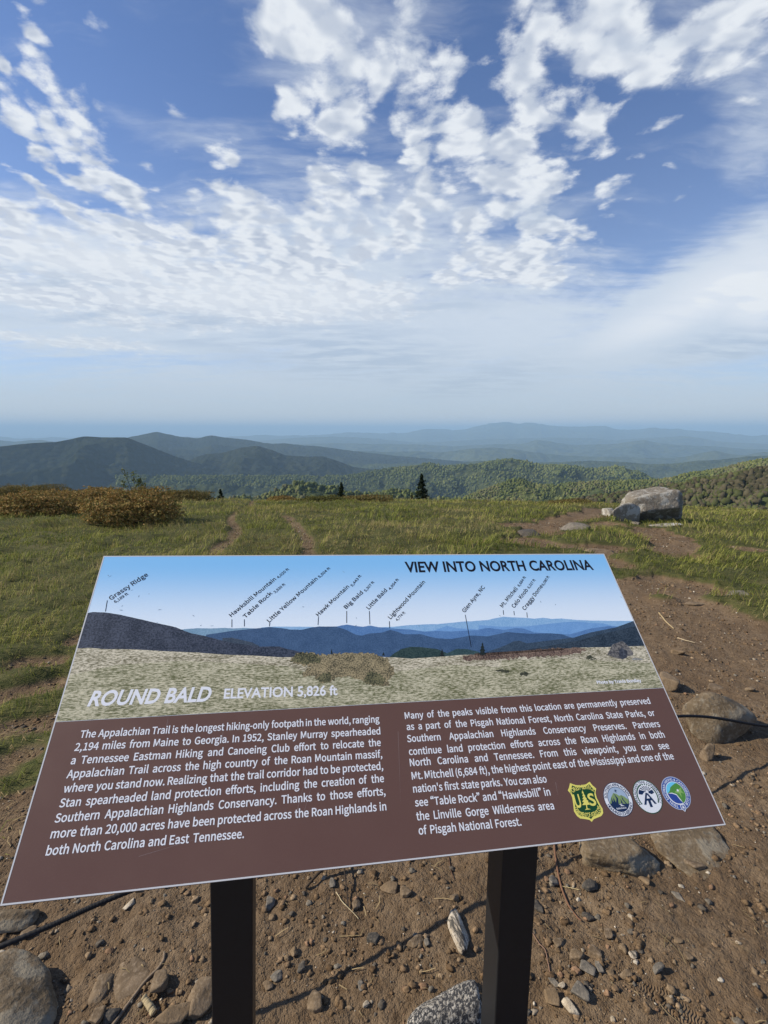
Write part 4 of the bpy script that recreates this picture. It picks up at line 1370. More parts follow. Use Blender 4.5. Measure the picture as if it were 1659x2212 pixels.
def build_stones():
    # the boulder on the crest and the stones around it
    pb = place(1402, 1131)
    s = depth(pb) / FPX
    pl = [(-.276, -.06, .961, .79), (-.725, 0, .689, .93), (.92, .05, .39, .93), (1, .1, 0, 1.0), (-1, -.05, .1, .93), (-.10, -1, .30, .80),
          (.10, -1, -.62, .76), (.85, -.58, .02, .93), (-.6, -.8, .1, .98), (0, 1, .2, .9), (-.8, .6, .2, 1), (0, 0, -1, .9)]
    V, f = rock_shape(5, (138 * s, 105 * s, 76 * s), 12, planes=pl, k=60, namp=.07)
    o = np_mesh('boulder', V, f, RM['boulder'])
    bx = (pb[0] - 2 * s) * (1 + 64 * s / pb[1])
    o.location = (bx, pb[1] + 64 * s, ground_z(bx, pb[1] + 64 * s) + 33 * s)
    tag(o, 'largest pale grey lichened boulder sitting on the grassy crest at right', 'boulder')
    stone('rounded grey stone with white lichen leaning on the left of the large boulder', 1347, 1116, 60, 44, 'lichen', .82, 5, 12, .1, .15, .05, 'boulder', 'boulder', seed=31)
    stone('small upright stone at the far left foot of the large boulder', 1317, 1110, 22, 26, 'lichen', .8, 4, 12, 0, .2, seed=33)
    stone('long low flat rock lying in front of the large boulder', 1438, 1134, 76, 12, 'lichen', .13, 4, 16, -.1, .3, seed=35)
    stone('small grey cobble between the lichened stone and the large boulder', 1374, 1129, 18, 9, 'grey', .4, 4, 12, 0, .3, seed=37)
    stone('grey broken rock edge standing out of the eroded bank left of the boulder', 1240, 1141, 48, 24, 'grey', .42, 4, 18, .3, .3, .09, seed=39)
    stone('dark earthy rock under the turf edge farthest left of the boulder', 1146, 1145, 50, 20, 'dark', .35, 4, 12, .2, .45, .1, seed=41)
    stone('flat half buried slab on the worn path straight in front of the boulder', 1290, 1186, 74, 14, 'brown', .16, 4, 14, .1, .5, .08, seed=43)
    stone('low dark rock at the rim of the grass on the far right', 1598, 1281, 46, 16, 'grey', .3, 4, 14, .1, .45, .07, seed=45)
    stone('thin pale slab lying in the bare dirt below the grass at right', 1506, 1300, 52, 10, 'dusty', .14, 4, 14, .05, .45, .07, seed=47)
    stone('pinkish brown oblong stone lying on bare dirt right of the printed boulder', 1465, 1401, 28, 14, 'tan', .42, 4, 16, -.5, .2, seed=49)
    stone('upright grey rock touching the right edge of the panel', 1440, 1466, 36, 46, 'dusty', .9, 4, 14, .2, .15, .06, seed=51)
    stone('large rounded brown rock resting under the black rope at right', 1546, 1539, 158, 116, 'brownbig', .60, 5, 10, .05, .12, .045, 'rock', 'rock', seed=53, np_=26)
    stone('flush buried rock in the dirt behind the large rounded rock', 1546, 1468, 54, 16, 'brown', .2, 4, 14, .2, .6, .08, seed=55)
    stone('small round cobble in the dirt at the right edge behind the rounded rock', 1622, 1478, 18, 13, 'dusty', .6, 3, 10, 0, .25, seed=57)
    stone('narrow reddish rock standing on end in front of the large rounded rock', 1529, 1618, 24, 52, 'brown', 1.7, 4, 16, .3, .2, .06, seed=59, deep=.05)
    stone('wide flat slab sunk in the dirt under the lower right corner of the panel', 1492, 1775, 200, 130, 'brownbig', .16, 5, 16, .45, .55, .06, 'rock', 'rock', seed=61)
    stone('long angular tan rock just below the bottom edge of the panel at right', 1338, 1838, 166, 64, 'brownbig', .36, 5, 18, -.1, .25, .08, 'rock', 'rock', seed=63, deep=.15)
    stone('grey brown cobble lying alone right of the long angular rock', 1501, 1860, 38, 26, 'brown', .4, 4, 16, .2, .2, seed=65)
    # right of the right hand post
    S = stone
    S('dark grey oblong stone in the pebbles right of the right post top', 1274, 1908, 32, 28, 'dark', .45, 4, 30, -.6, .15)
    S('rounded grey cobble beside the red root near the right post', 1195, 1895, 20, 20, 'grey', .55, 4, 17, .2, .2)
    S('dark stone half hidden behind the right edge of the right post', 1162, 1946, 24, 30, 'dark', .5, 4, 23, .2, .2)
    S('narrow tan stone standing alone below the long angular rock', 1392, 1896, 16, 22, 'tan', .5, 4, 23, .4, .2)
    S('slim grey stone farthest right in the upper dirt below the slab', 1467, 1923, 16, 28, 'grey', .4, 4, 27, .3, .2)
    S('mossy dark cobble below the oblong stone in the pebbles', 1272, 1968, 24, 19, 'dark', .5, 4, 20, .2, .2)
    S('brown twin cobble in the open dirt right of the right post', 1314, 2012, 17, 24, 'brown', .6, 4, 20, -.2, .2)
    S('flat brown stone at the top of the lower pebble cluster', 1209, 2032, 26, 18, 'brown', .35, 4, 23, .3, .25)
    S('broad grey stone in the middle of the lower pebble cluster', 1246, 2058, 35, 23, 'dusty', .4, 4, 25, .1, .2)
    S('oval brown stone at the right end of the lower pebble cluster', 1286, 2050, 28, 26, 'brown', .45, 4, 15, -.5, .2)
    S('long grey wedge stone at the bottom of the lower pebble cluster', 1270, 2085, 32, 28, 'grey', .4, 4, 30, -.6, .15)
    S('thin grey chip standing beside the long wedge stone', 1293, 2082, 15, 28, 'grey', .5, 4, 30, .1, .2)
    S('shiny banded grey pebble alone in the open dirt', 1369, 2059, 19, 18, 'gneiss', .6, 4, 13, .3, .15)
    S('round grey cobble casting a shadow above the boot print', 1421, 2096, 26, 19, 'grey', .6, 4, 15, .2, .15)
    S('rough brown cobble between the pebble cluster and the boot print', 1352, 2100, 26, 18, 'brown', .5, 4, 22, .1, .2)
    S('pinkish flat stone left of the rough brown cobble', 1320, 2098, 24, 18, 'tan', .35, 4, 23, .4, .25)
    S('orange tan block at the foot of the right post', 1194, 2147, 28, 36, 'tan', .7, 4, 27, .1, .15)
    S('grey block with a pale vein near the foot of the right post', 1252, 2137, 38, 36, 'grey', .5, 4, 30, -.3, .15)
    S('pale elongated pebble leaning by its shadow below the orange block', 1233, 2168, 20, 36, 'white', .6, 4, 17, .5, .15)
    S('small cream pebble above the orange tan block', 1213, 2120, 16, 16, 'white', .55, 4, 17, .3, .2)
    S('flat grey shard above the small cream pebble', 1195, 2107, 16, 24, 'grey', .2, 4, 27, .4, .3)
    S('brown oval cobble right of the boot print toes', 1487, 2065, 16, 18, 'brown', .6, 4, 15, .2, .2)
    S('pale leaf shaped chip in the open dirt', 1466, 2030, 20, 14, 'tan', .25, 3, 27, -.4, .3)
    # between the posts
    S('white and black striped oblong rock lying between the two posts', 990, 1991, 42, 88, 'gneiss', .52, 5, 16, .42, .12, .06, 'rock', 'rock', seed=71, deep=.125)
    S('pale speckled granite rock at the bottom edge left of the right post', 958, 2178, 176, 130, 'granite', .42, 5, 12, .1, .3, .055, 'rock', 'rock', seed=73)
    S('brown lumpy rock half sunk in dirt between the posts', 679, 2150, 33, 44, 'brown', .6, 4, 20, .2, .25, .08)
    S('grey green upright cobble just right of the left post top', 585, 1947, 19, 30, 'grey', .7, 4, 23, .1, .2)
    S('small square tan stone below the grey green cobble', 588, 1979, 16, 15, 'tan', .6, 3, 30, .2, .2)
    S('oval pale grey stone right of the left post', 599, 2098, 25, 26, 'grey', .4, 4, 13, -.4, .2)
    S('rough brown clod below the oval pale grey stone', 579, 2120, 24, 24, 'brown', .6, 4, 17, .1, .25, .1)
    S('tan cube stone in the dirt left of the middle', 636, 2049, 18, 20, 'tan', .7, 4, 30, .5, .2)
    S('dark cobble below the tan cube stone', 651, 2084, 17, 22, 'dark', .6, 4, 20, .1, .2)
    S('dark blue grey cobble in the centre of the dirt between the posts', 807, 2025, 27, 22, 'dark', .5, 4, 17, -.4, .2)
    S('flat tan ribbed stone broken in two left of the striped rock', 898, 2030, 38, 24, 'dusty', .3, 4, 27, .1, .25)
    S('narrow grey piece broken off the flat ribbed stone', 922, 2031, 12, 22, 'grey', .5, 3, 27, .2, .25)
    S('brown stone beside the dark standing twig', 769, 1946, 18, 26, 'brown', .7, 4, 23, .3, .2)
    S('light tan angular stone below the panel edge in the middle', 840, 1911, 38, 26, 'tan', .35, 4, 27, -.2, .2)
    S('rounded brown cobble right of the light tan angular stone', 877, 1925, 26, 24, 'brown', .55, 4, 17, 0, .2)
    S('grey cobble close under the panel edge left of the standing twig', 718, 1908, 14, 20, 'grey', .6, 4, 20, 0, .2)
    S('white quartz pebble near the bottom between the posts', 791, 2167, 15, 14, 'white', .6, 3, 17, 0, .2)
    S('small brown cobble above the top of the striped rock', 981, 1940, 20, 17, 'brown', .6, 4, 17, 0, .2)
    S('grey flat pebble left of the granite rock', 780, 2122, 14, 20, 'grey', .35, 3, 20, .3, .25)
    # left of the left post
    S('huge brown rough rock at the lower left corner under the rope', 18, 2122, 216, 236, 'brownbig', .40, 5, 14, .12, .2, .06, 'rock', 'rock', seed=81, np_=18, deep=.27)
    S('brown rock half hidden by the lower left corner of the panel', 18, 1972, 118, 62, 'brownbig', .36, 5, 14, .1, .25, .05, 'rock', 'rock', seed=83)
    S('pale chip leaning between the two large rocks at left', 62, 2003, 30, 26, 'dusty', .4, 4, 27, .4, .2)
    S('smooth flat grey stone lying in the shadow of the huge rock', 217, 2122, 38, 50, 'dusty', .3, 4, 23, .2, .25)
    S('broad thin slab set flush in the dirt above the curved stick', 288, 2086, 84, 66, 'brown', .10, 5, 16, .5, .5, .05)
    S('brown upright cobble at the bottom edge in the rock shadow', 211, 2196, 28, 36, 'brown', .7, 4, 20, .1, .2)
    S('dark cobble right of the upright cobble at the bottom edge', 243, 2188, 32, 30, 'dark', .5, 4, 17, .2, .2)
    S('rough tan block right of the curved stick', 346, 2120, 36, 44, 'dusty', .7, 4, 27, .3, .15, .08)
    S('tall flat faced tan rock against the left post', 433, 2136, 58, 92, 'dusty', .45, 5, 18, .05, .15, .05, 'rock', 'rock', seed=85, deep=.09)
    S('thick tan rock lying at the foot of the tall flat faced rock', 378, 2191, 92, 54, 'tan', .42, 5, 14, .3, .15, .05, 'rock', 'rock', seed=87)
    S('white splinter stone lying beneath the rope near the panel edge', 280, 1947, 14, 28, 'white', .4, 4, 30, -.5, .2)


build_stones()


def build_gravel():
    rng = np.random.default_rng(77)
    n = 90000
    y = .75 + (rng.random(n) ** 1.9) * 10
    x = (rng.random(n) * 2 - 1) * (.62 + .86 * y)
    s = soil(x, y)
    clus = vnoise(x * 3.2, y * 3.2, seed=9) * .6 + vnoise(x * 9, y * 9, seed=10) * .4
    ok = (s > .55) & (rng.random(n) < (.25 + 1.5 * np.clip(clus - .32, 0, 1) * 1.5))
    x, y, s = x[ok], y[ok], s[ok]
    n = len(x)
    r = .0012 + .0080 * rng.random(n) ** 7.5 + .0007 * y
    z = h_full(x, y, s)
    pal = np.array([(.16, .108, .062), (.19, .130, .078), (.13, .085, .048), (.24, .175, .11), (.17, .15, .12), (.105, .09, .072), (.28, .235, .175), (.23, .145, .09), (.46, .41, .33)])
    pw = np.array([.24, .22, .16, .12, .08, .06, .05, .05, .02])
    k = rng.choice(len(pal), n, p=pw / pw.sum())
    Vs, Fs, Cs = [], [], []
    off = 0
    for sub, sel in ((2, r > .0042), (1, r <= .0042)):
        idx = np.where(sel)[0]
        v, f = ICO[sub]
        m = len(idx)
        jit = 1 + .9 * (rng.random((m, len(v))) - .5)
        sc = np.stack([.75 + .6 * rng.random(m), .75 + .6 * rng.random(m), .45 + .35 * rng.random(m)], -1)
        a = rng.random(m) * 6.283
        L = v[None] * jit[..., None] * sc[:, None, :] * r[idx][:, None, None]
        ca, sa = np.cos(a)[:, None], np.sin(a)[:, None]
        X = L[..., 0] * ca - L[..., 1] * sa + x[idx][:, None]
        Yv = L[..., 0] * sa + L[..., 1] * ca + y[idx][:, None]
        Z = L[..., 2] + (z[idx] + r[idx] * .22)[:, None]
        Vs.append(np.stack([X, Yv, Z], -1).reshape(-1, 3))
        Fs.append((f[None] + (off + np.arange(m) * len(v))[:, None, None]).reshape(-1, 3))
        c = pal[k[idx]] * (.75 + .5 * rng.random((m, 1)))
        Cs.append(np.repeat(c[:, None], len(v), 1).reshape(-1, 3))
        off += m * len(v)
    o = np_mesh('gravel', np.concatenate(Vs), np.concatenate(Fs), tone_mat('pebbles', .95, 0, 160, .1), col=np.concatenate(Cs), smooth=False)
    tag(o, 'loose small pebbles and crumbs of earth strewn over the bare brown dirt', 'gravel', kind='stuff')


build_gravel()


# ------------------------------------------------------------------ blades of grass and straw
def blades(x, y, z, ht, wd, lean, ldir, col, tipcol, rng):
    n = len(x)
    ph = rng.random(n) * np.pi
    wx, wy = np.cos(ph) * wd * .5, np.sin(ph) * wd * .5
    lx, ly = np.cos(ldir) * lean, np.sin(ldir) * lean
    b = np.stack([x, y, z - .006], -1)
    w = np.stack([wx, wy, np.zeros(n)], -1)
    m = b + np.stack([lx * .35, ly * .35, ht * .62], -1)
    tp = b + np.stack([lx, ly, ht * np.clip(1.0 - .35 * (lean / (ht + 1e-6)) ** 2, .25, 1)], -1)
    V = np.stack([b - w, b + w, m + w * .75, m - w * .75, tp], 1).reshape(-1, 3)
    i = np.arange(n) * 5
    Q = np.stack([i, i + 1, i + 2, i + 3], -1)
    T = np.stack([i + 3, i + 2, i + 4], -1)
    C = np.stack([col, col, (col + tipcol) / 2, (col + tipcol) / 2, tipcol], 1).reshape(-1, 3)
    return V, Q, T, C


GRASS_MAT = tone_mat('grass_blades', .75, .30, 0, .12)


def build_grass():
    rng = np.random.default_rng(5)
    xs, ys, wds = [], [], []
    for y0, y1, dens, wd in ((1.0, 3.4, 4200, .0034), (3.4, 6.0, 2300, .0046), (6.0, 10.0, 1150, .0068), (10.0, 16.0, 520, .0105), (16, 25.5, 210, .016)):
        area = (y1 - y0) * 2 * (.50 + .86 * (y0 + y1) / 2)
        n = int(area * dens * .55)
        y = y0 + (y1 - y0) * rng.random(n)
        x = (rng.random(n) * 2 - 1) * (.50 + .86 * y)
        # tussocks: pull points towards jittered cell centres
        cs = .09 + .012 * y0
        cx_, cy_ = np.floor(x / cs), np.floor(y / cs)
        jx, jy = _hash(cx_, cy_, cx_ * 0, 1), _hash(cx_, cy_, cx_ * 0, 2)
        pull = .45 * _hash(cx_, cy_, cx_ * 0, 3)
        x = x * (1 - pull) + (cx_ + jx) * cs * pull
        y = y * (1 - pull) + (cy_ + jy) * cs * pull
        # what stands hidden under the panel is left sparse
        xs.append(x); ys.append(y); wds.append(np.full(n, wd))
    x, y, wd = np.concatenate(xs), np.concatenate(ys), np.concatenate(wds)
    s = soil(x, y)
    keep = rng.random(len(x)) < np.clip(1.06 - s * 1.25, .0, 1) ** 1.5 * (.35 + .9 * vnoise(x * 2.3, y * 2.3, seed=71))
    hid = (x > -1.25) & (x < 1.35) & (y < 4.3) & (y > 1.0) & (x > -1.25 + (y - 1.9) * -.28) & (rng.random(len(x)) < .7) & (np.abs(x) < .52 * y)
    keep &= ~hid
    x, y, wd, s = x[keep], y[keep], wd[keep], s[keep]
    n = len(x)
    z = h_full(x, y, s)
    cl = vnoise(x * 1.7, y * 1.7, seed=13)
    c2 = vnoise(x * .55, y * .55, seed=15)
    c3 = vnoise(x * 6, y * 6, seed=19)
    ht = (.036 + .085 * cl * (.4 + 1.1 * c3)) * (.6 + .7 * rng.random(n)) * (1 - .45 * s) * (1 + .018 * y)
    lean = ht * (.35 + .9 * rng.random(n))
    ldir = fbm(x * 1.1, y * 1.1, octv=2, seed=17) * 9 + rng.normal(0, .9, n) - .3
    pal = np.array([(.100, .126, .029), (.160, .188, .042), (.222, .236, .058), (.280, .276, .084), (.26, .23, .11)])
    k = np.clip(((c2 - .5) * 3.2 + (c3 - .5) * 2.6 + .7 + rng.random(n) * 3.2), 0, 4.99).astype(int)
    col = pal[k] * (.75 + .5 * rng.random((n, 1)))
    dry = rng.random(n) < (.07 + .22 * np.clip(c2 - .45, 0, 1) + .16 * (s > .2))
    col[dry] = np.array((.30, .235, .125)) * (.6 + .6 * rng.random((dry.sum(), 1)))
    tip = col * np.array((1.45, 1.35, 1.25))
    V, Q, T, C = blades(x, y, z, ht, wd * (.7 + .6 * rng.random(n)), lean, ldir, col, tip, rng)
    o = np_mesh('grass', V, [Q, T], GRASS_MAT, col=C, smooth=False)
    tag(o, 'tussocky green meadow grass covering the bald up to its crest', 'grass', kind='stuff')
    # straw lying on the dirt
    n = 15000
    y = .8 + 10 * rng.random(n) ** 1.3
    x = (rng.random(n) * 2 - 1) * (.6 + .86 * y)
    s = soil(x, y)
    dens = .10 + .9 * (s < .97) + .9 * np.clip(vnoise(x * 1.9, y * 1.9, seed=23) - .58, 0, 1) * 3
    ok = (s > .3) & (rng.random(n) < dens)
    x, y, s = x[ok], y[ok], s[ok]
    n = len(x)
    z = h_full(x, y, s) + .006
    L = .010 + .05 * rng.random(n) ** 2
    a = rng.random(n) * 6.283
    e = np.stack([np.cos(a), np.sin(a), .25 * (rng.random(n) - .5)], -1) * L[:, None] * .5
    w = np.stack([-np.sin(a), np.cos(a), np.zeros(n)], -1) * (.0007 + .0006 * rng.random(n))[:, None] * (1 + .1 * y)[:, None]
    bend = np.stack([-np.sin(a), np.cos(a), np.zeros(n)], -1) * (L * (rng.random(n) - .5) * .3)[:, None]
    P = np.stack([x, y, z], -1)
    V = np.stack([P - e - w, P - e + w, P + bend + w + [0, 0, .002], P + bend - w + [0, 0, .002], P + e + w, P + e - w], 1).reshape(-1, 3)
    i = np.arange(n) * 6
    Q = np.concatenate([np.stack([i, i + 1, i + 2, i + 3], -1), np.stack([i + 3, i + 2, i + 4, i + 5], -1)])
    c = np.array((.42, .32, .17)) * (.5 + .8 * rng.random((n, 1)))
    o = np_mesh('dry_straw', V, Q, GRASS_MAT, col=np.repeat(c[:, None], 6, 1).reshape(-1, 3), smooth=False)
    tag(o, 'short broken straws and dead grass littering the bare dirt', 'straw', kind='stuff')


build_grass()


# ------------------------------------------------------------------ tubes: rope, sticks, stems
def tube(path, radii, sides=8):
    path = np.asarray(path, float)
    radii = np.broadcast_to(np.asarray(radii, float), (len(path),))
    T = np.gradient(path, axis=0)
    T /= np.linalg.norm(T, axis=1, keepdims=True) + 1e-12
    up = np.array([0, 0, 1.0]) if abs(T[0, 2]) < .9 else np.array([1.0, 0, 0])
    V = []
    for p, tt, r in zip(path, T, radii):
        a = np.cross(tt, up)
        a /= np.linalg.norm(a) + 1e-12
        b = np.cross(a, tt)
        th = np.linspace(0, 2 * np.pi, sides, endpoint=False)
        V.append(p + r * (np.cos(th)[:, None] * a + np.sin(th)[:, None] * b))
    V = np.concatenate(V)
    n = len(path)
    i = np.arange(n - 1)[:, None] * sides
    j = np.arange(sides)[None]
    jn = (j + 1) % sides
    F = np.stack([i + j, i + jn, i + sides + jn, i + sides + j], -1).reshape(-1, 4)
    return V, F


def smooth_path(pts, n=40):
    pts = np.asarray(pts, float)
    P = np.concatenate([[2 * pts[0] - pts[1]], pts, [2 * pts[-1] - pts[-2]]])
    out = []
    m = max(2, n // (len(pts) - 1))
    for k in range(1, len(P) - 2):
        for q in np.linspace(0, 1, m, endpoint=(k == len(P) - 3)):
            p0, p1, p2, p3 = P[k - 1:k + 3]
            out.append(.5 * ((2 * p1) + (-p0 + p2) * q + (2 * p0 - 5 * p1 + 4 * p2 - p3) * q * q + (-p0 + 3 * p1 - 3 * p2 + p3) * q ** 3))
    return np.array(out)


def build_rope():
    pts = [(-2.6, .12, .20), (-1.6, .66, .27), (-.90, 1.0, .305), (-.67, 1.13, .315), (-.10, 1.42, .335), (.55, 1.735, .325), (1.31, 2.06, .245), (1.84, 2.215, .10), (2.3, 2.33, .012), (3.0, 2.5, -.006)]
    P = smooth_path(pts, 900)
    m, t, b = mat_new('black_braided_rope', .7, .25)
    tc = t.new('ShaderNodeTexCoord')
    v = t.vor(t.mapping(tc.outputs['Object'], scale=(1, 1, 1)), 240)
    t.put(b.inputs['Base Color'], t.mix(v, (.006, .006, .007), (.022, .022, .024)))
    k = np.arange(len(P))
    V, F = tube(P, .0064 * (1 + .07 * np.sin(k * 2.1)), 10)
    o = np_mesh('rope', V, F, m)
    tag(o, 'black braided rope stretched low over the dirt behind the information panel', 'rope')


build_rope()


def build_sticks():
    def stick(label, pts, r0, r1, c, lift=.004, name='stick', cat='stick', wob=.002):
        W = []
        for q in pts:
            p = place(q[0], q[1])
            zz = ground_z(p[0], p[1]) + lift + (q[2] if len(q) > 2 else 0)
            W.append((p[0], p[1], zz))
        P = smooth_path(W, 40)
        kk = np.linspace(0, 1, len(P))
        P = P + wob * np.stack([fbm(kk * 9, kk * 0 + i, octv=2, seed=len(label)) for i in range(3)], -1)
        r = (r0 + (r1 - r0) * kk) * (1 + .25 * fbm(kk * 14, kk * 0, octv=2, seed=3))
        V, F = tube(P, r, 7)
        cap = [np.arange(7)[::-1][None], (np.arange(7) + len(V) - 7)[None]]
        o = np_mesh(name, V, [F] + cap, plain('bark_' + cat, c, .9, .1, .35, 120))
        tag(o, label, cat)
    stick('thin curved grey stick rising from the bottom edge left of the left post', [(240, 2224), (293, 2152), (318, 2118), (346, 2094), (354, 2076), (356, 2061)], .0045, .0032, (.20, .155, .11))
    stick('short thick pale stick end poking out beside the thick tan rock', [(311, 2166, .012), (334, 2192)], .0075, .009, (.42, .34, .20))
    stick('dark thin twig standing against the bottom edge of the panel', [(742, 1880, .02), (748, 1920, .012), (753, 1966)], .0022, .0016, (.045, .035, .028))
    stick('dark leaning branch under the panel edge left of the standing twig', [(660, 1925), (700, 1895, .02), (745, 1878, .04)], .004, .006, (.06, .045, .032))
    stick('bent pale straw stem lying across the foot of the dark standing twig', [(726, 1934), (742, 1957), (757, 1969), (775, 1986)], .0014, .0009, (.50, .42, .26))
    stick('thin brown twig above the striped rock near the panel edge', [(969, 1848), (974, 1880), (981, 1906)], .0022, .0013, (.10, .06, .04))
    stick('reddish root running down from the panel edge right of the right post', [(1196, 1822), (1202, 1870), (1211, 1906), (1226, 1945), (1244, 1972), (1256, 1985)], .0042, .0022, (.17, .095, .06))
    stick('crooked thin twig beside the right post ending at a grey shard', [(1149, 2014), (1164, 2036), (1178, 2052), (1184, 2082), (1190, 2110)], .0016, .0014, (.22, .14, .10))
    stick('short yellow straw resting on the reddish root', [(1214, 1911), (1232, 1915), (1252, 1921)], .0014, .001, (.52, .42, .22))
    stick('long dry stalk lying on the bare dirt beyond the right edge of the panel', [(1424, 1319), (1440, 1337), (1456, 1353)], .006, .004, (.36, .28, .16))
    stick('pale thin stalk in the dirt above the rounded rock', [(1464, 1372), (1482, 1377), (1502, 1381)], .0045, .003, (.46, .37, .24))


build_sticks()


# ------------------------------------------------------------------ shrubs and trees
LEAF_MAT = tone_mat('shrub_leaves', .8, .22, 0, .15)
TWIG_MAT = plain('shrub_twigs', (.060, .045, .035), .9, .1, .3, 60)


def leaf_cloud(P, N, size, pal, rng, aspect=.55):
    """small leaf shaped faces at points P facing roughly along N"""
    n = len(P)
    d = N + rng.normal(0, .75, (n, 3))
    d /= np.linalg.norm(d, axis=1, keepdims=True) + 1e-9
    a = np.cross(d, rng.normal(size=(n, 3)))
    a /= np.linalg.norm(a, axis=1, keepdims=True) + 1e-9
    b = np.cross(d, a)
    s = size * (.6 + .8 * rng.random((n, 1)))
    V = np.stack([P - a * s * .5, P + b * s * aspect * .5 + d * s * .06, P + a * s * .5, P - b * s * aspect * .5 + d * s * .06], 1).reshape(-1, 3)
    F = np.arange(n * 4).reshape(-1, 4)
    pal = np.array(pal)
    c = pal[rng.integers(0, len(pal), n)] * (.7 + .6 * rng.random((n, 1)))
    return V, F, np.repeat(c[:, None], 4, 1).reshape(-1, 3)


RUST = [(.27, .16, .05), (.34, .21, .07), (.22, .155, .046), (.38, .25, .095), (.17, .15, .043), (.24, .20, .06)]
OLIVE = [(.165, .130, .044), (.20, .145, .052), (.135, .125, .036), (.23, .165, .07), (.105, .105, .03)]


def shrub(label, x0, x1, ytop, ybase, pal, seed, leaf=.046, dens=1.0, dep=.75, group='heath shrubs on the crest'):
    rng = np.random.default_rng(seed)
    pf = place((x0 + x1) / 2, ybase)
    s = depth(pf) / FPX
    W = (x1 - x0) * s
    H = (ybase - ytop) * s * .80
    D = W * dep
    c = pf + np.array([0, D * .42, 0])
    c[2] = ground_z(c[0], c[1])
    H += max(0, pf[2] - c[2]) * .6
    root = empty('shrub', c)
    tag(root, label, 'shrub', group)
    n = int(min(60000, 6500 * W * D ** .3 * H ** .5 / (leaf / .034) ** 1.6 * dens * 2.2))
    th = rng.random(n) * 2 * np.pi
    cz = rng.random(n) ** .75
    sz = np.sqrt(1 - cz ** 2)
    dirv = np.stack([np.cos(th) * sz, np.sin(th) * sz, cz], -1)
    lump = 1 + .75 * fbm(dirv[:, 0] * 2.6 + seed, dirv[:, 1] * 2.6, dirv[:, 2] * 2.6, octv=3, seed=seed) + .30 * fbm(dirv[:, 0] * 8 + seed, dirv[:, 1] * 8, dirv[:, 2] * 8, octv=2, seed=seed + 1)
    sup = (np.abs(dirv) ** 3).sum(1) ** (-1 / 3)
    rad = lump * np.minimum(sup, 1.25) * (1 - .42 * rng.random(n) ** 1.7)
    P = dirv * rad[:, None] * np.array([W / 2, D / 2, H])
    P[:, 2] = np.maximum(P[:, 2], .02 * H)
    # clusters of leaves at shoot ends
    q = np.round(P / (leaf * 2.6)) * (leaf * 2.6)
    P = P * .55 + q * .45 + rng.normal(0, leaf * .35, P.shape)
    V, F, C = leaf_cloud(P, dirv * .6 + np.array([0, 0, .5]), leaf, pal, rng)
    np_mesh('foliage', V, F, LEAF_MAT, root, False, C)
    VV, FF = [], []
    off = 0
    for i in range(int(46 * dens) if W > .8 else 14):
        a = rng.random() * 6.283
        e = dirv[rng.integers(0, n)] * np.array([W / 2, D / 2, H]) * (.75 + .25 * rng.random())
        b0 = np.array([math.cos(a) * W * .16 * rng.random(), math.sin(a) * D * .16 * rng.random(), -.03])
        mid = (b0 + e) / 2 + np.array([0, 0, H * .12 * rng.random()]) + rng.normal(0, .03 * W, 3)
        v, f = tube(smooth_path([b0, mid, e], 8), np.linspace(.012, .003, 8) * min(1.0, .5 + W / 2), 5)
        VV.append(v); FF.append(f + off)
        off += len(v)
    np_mesh('stems', np.concatenate(VV), np.concatenate(FF), TWIG_MAT, root)
    return root


shrub('rust brown shrub standing forward, largest and rightmost of the clump at left', 163, 360, 1066, 1140, RUST, 1)
shrub('rust brown shrub at the left edge of the picture beside the largest shrub', -80, 135, 1060, 1122, RUST, 2)
shrub('rust brown shrub filling the gap behind the two front shrubs', 70, 260, 1054, 1108, RUST, 3)
shrub('olive brown shrub farthest back at the left edge', -60, 105, 1047, 1088, OLIVE, 4, .036)
shrub('brown shrub behind the right shoulder of the largest shrub', 214, 345, 1052, 1098, RUST + OLIVE, 5, .036)
shrub('low pale brown thicket running right from the large shrubs', 316, 442, 1058, 1087, OLIVE, 6, .04)
shrub('low olive mound on the crest left of the first trail', 432, 536, 1065, 1084, OLIVE, 7, .042)
shrub('small red brown bush on the crest right of the first trail', 572, 636, 1072, 1085, RUST, 8, .042)
shrub('low yellow green scrub on the crest left of the small spruce', 640, 742, 1074, 1087, [(.12, .12, .035), (.16, .14, .045), (.10, .105, .03)], 9, .042)
shrub('low brown scrub on the crest right of the small spruce', 738, 850, 1073, 1086, OLIVE, 10, .044)
shrub('tiny red bush on the crest right of the tall spruce', 958, 1002, 1073, 1082, RUST, 11, .045)
shrub('low brown scrub on the crest left of the large boulder', 1205, 1300, 1081, 1092, OLIVE, 12, .042)
shrub('thin strip of brown scrub on the crest in the middle right', 1050, 1150, 1079, 1087, OLIVE, 13, .045)

NEEDLE_MAT = tone_mat('spruce_needles', .85, .08, 0, .1)
BARK_MAT = plain('spruce_bark', (.075, .058, .045), .9, .1, .3, 30)


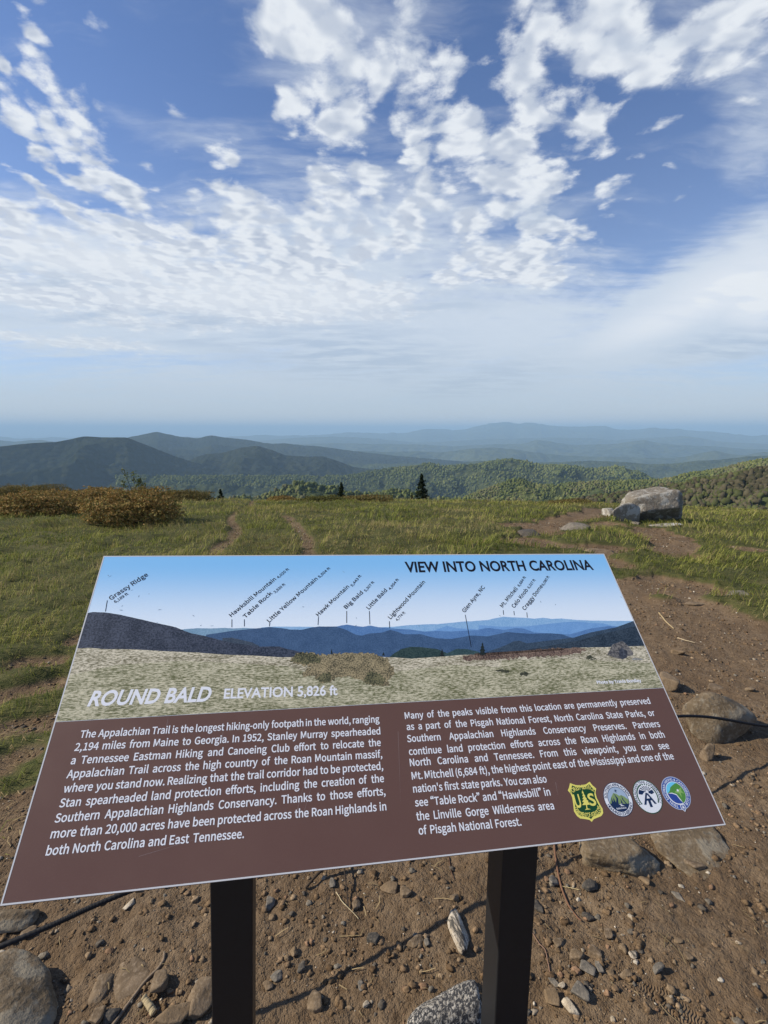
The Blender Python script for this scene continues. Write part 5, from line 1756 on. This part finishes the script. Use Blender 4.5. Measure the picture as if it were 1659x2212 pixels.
def spruce(label, xc, ytop, dist, width_px, seed, full=1.0):
    rng = np.random.default_rng(seed)
    r = ray(xc, ytop)
    k = dist / r[1]
    top = CAM + r * k
    gz = float(h_base(top[0], top[1])) - .05
    H = top[2] - gz
    Wd = width_px * k * .5
    root = empty('spruce_tree', (top[0], top[1], gz))
    tag(root, label, 'tree', 'spruces below the crest')
    zz = np.linspace(0, H, 14)
    v, f = tube(np.stack([.02 * np.sin(zz), 0 * zz, zz], -1), np.linspace(.028 * H, .004, 14), 7)
    np_mesh('trunk', v, f, BARK_MAT, root)
    P, N = [], []
    nl = int(26 * full)
    for i in range(nl):
        z = H * (.08 + .91 * (i / (nl - 1)) ** .9)
        q = 1 - z / H
        R = Wd * (q ** .75) * (.72 + .5 * rng.random()) + .03
        for j in range(8):
            if rng.random() < .14:
                continue
            a = rng.random() * 6.283
            Rb = R * (.6 + .55 * rng.random())
            m = int(8 + 22 * Rb / max(Wd, .1))
            t = rng.random(m) ** .7
            side = rng.normal(0, .13 * Rb, m) * (1 - .5 * t)
            rise = z + Rb * (.12 * t - .38 * t ** 2 + .10 * (t > .85)) + rng.normal(0, .02, m)
            P.append(np.stack([np.cos(a) * Rb * t - np.sin(a) * side, np.sin(a) * Rb * t + np.cos(a) * side, rise], -1))
            N.append(np.tile([math.cos(a) * .3, math.sin(a) * .3, .8], (m, 1)))
    P.append(np.stack([rng.normal(0, .012, 14), rng.normal(0, .012, 14), H * (.95 + .06 * rng.random(14))], -1))
    N.append(rng.normal(0, 1, (14, 3)))
    P, N = np.concatenate(P), np.concatenate(N)
    V, F, C = leaf_cloud(P, N, .07 * H ** .65, [(.014, .022, .012), (.022, .034, .016), (.030, .042, .018), (.018, .028, .020)], rng, .32)
    np_mesh('crown', V, F, NEEDLE_MAT, root, False, C)


spruce('tall dark spruce rising behind the crest right of the middle', 911, 1024, 36, 44, 1, 1.3)
spruce('small dark spruce just showing over the crest left of the tall one', 737, 1043, 38, 34, 2)
spruce('tiny dark spruce tip beside the low olive mound', 476, 1057, 30, 22, 3, .8)
spruce('dark ragged spruce top behind the pale brown thicket', 412, 1060, 27, 40, 4, .8)
spruce('faint little spruce tip close to the left of the tall spruce', 890, 1066, 40, 14, 5, .7)


def build_sapling():
    rng = np.random.default_rng(8)
    c = place(252, 1096)
    s = depth(c) / FPX
    c = c + np.array([0, 1.3, 0])
    c[2] = ground_z(c[0], c[1])
    root = empty('sapling', c)
    tag(root, 'thin young tree with a few yellow green leaves poking above the brown shrubs', 'sapling')
    k = (depth(c)) / FPX
    H = 74 * k
    VV, FF, LP, LN = [], [], [], []
    off = 0
    for tip in [(-.35, .0, 1.0), (-.13, .05, .95), (.12, .0, .80), (-.42, -.05, .72), (.05, 0, .7), (.16, .1, .62)]:
        e = np.array(tip) * H
        mid = e * .5 + np.array([e[0] * .12, 0, H * .06])
        P = smooth_path([(0, 0, -.03), mid, e], 14)
        v, f = tube(P, np.linspace(.010, .003, len(P)), 5)
        VV.append(v); FF.append(f + off)
        off += len(v)
        for q in range(46):
            LP.append(P[int(len(P) * (.66 + .33 * rng.random()))] + rng.normal(0, .035 * H, 3) * np.array([1, 1, .7]))
            LN.append((rng.normal(), rng.normal(), 1.2))
    np_mesh('stems', np.concatenate(VV), np.concatenate(FF), TWIG_MAT, root)
    V, F, C = leaf_cloud(np.array(LP), np.array(LN), .06, [(.13, .15, .035), (.17, .17, .045), (.10, .12, .03)], rng)
    np_mesh('leaves', V, F, LEAF_MAT, root, False, C)


build_sapling()
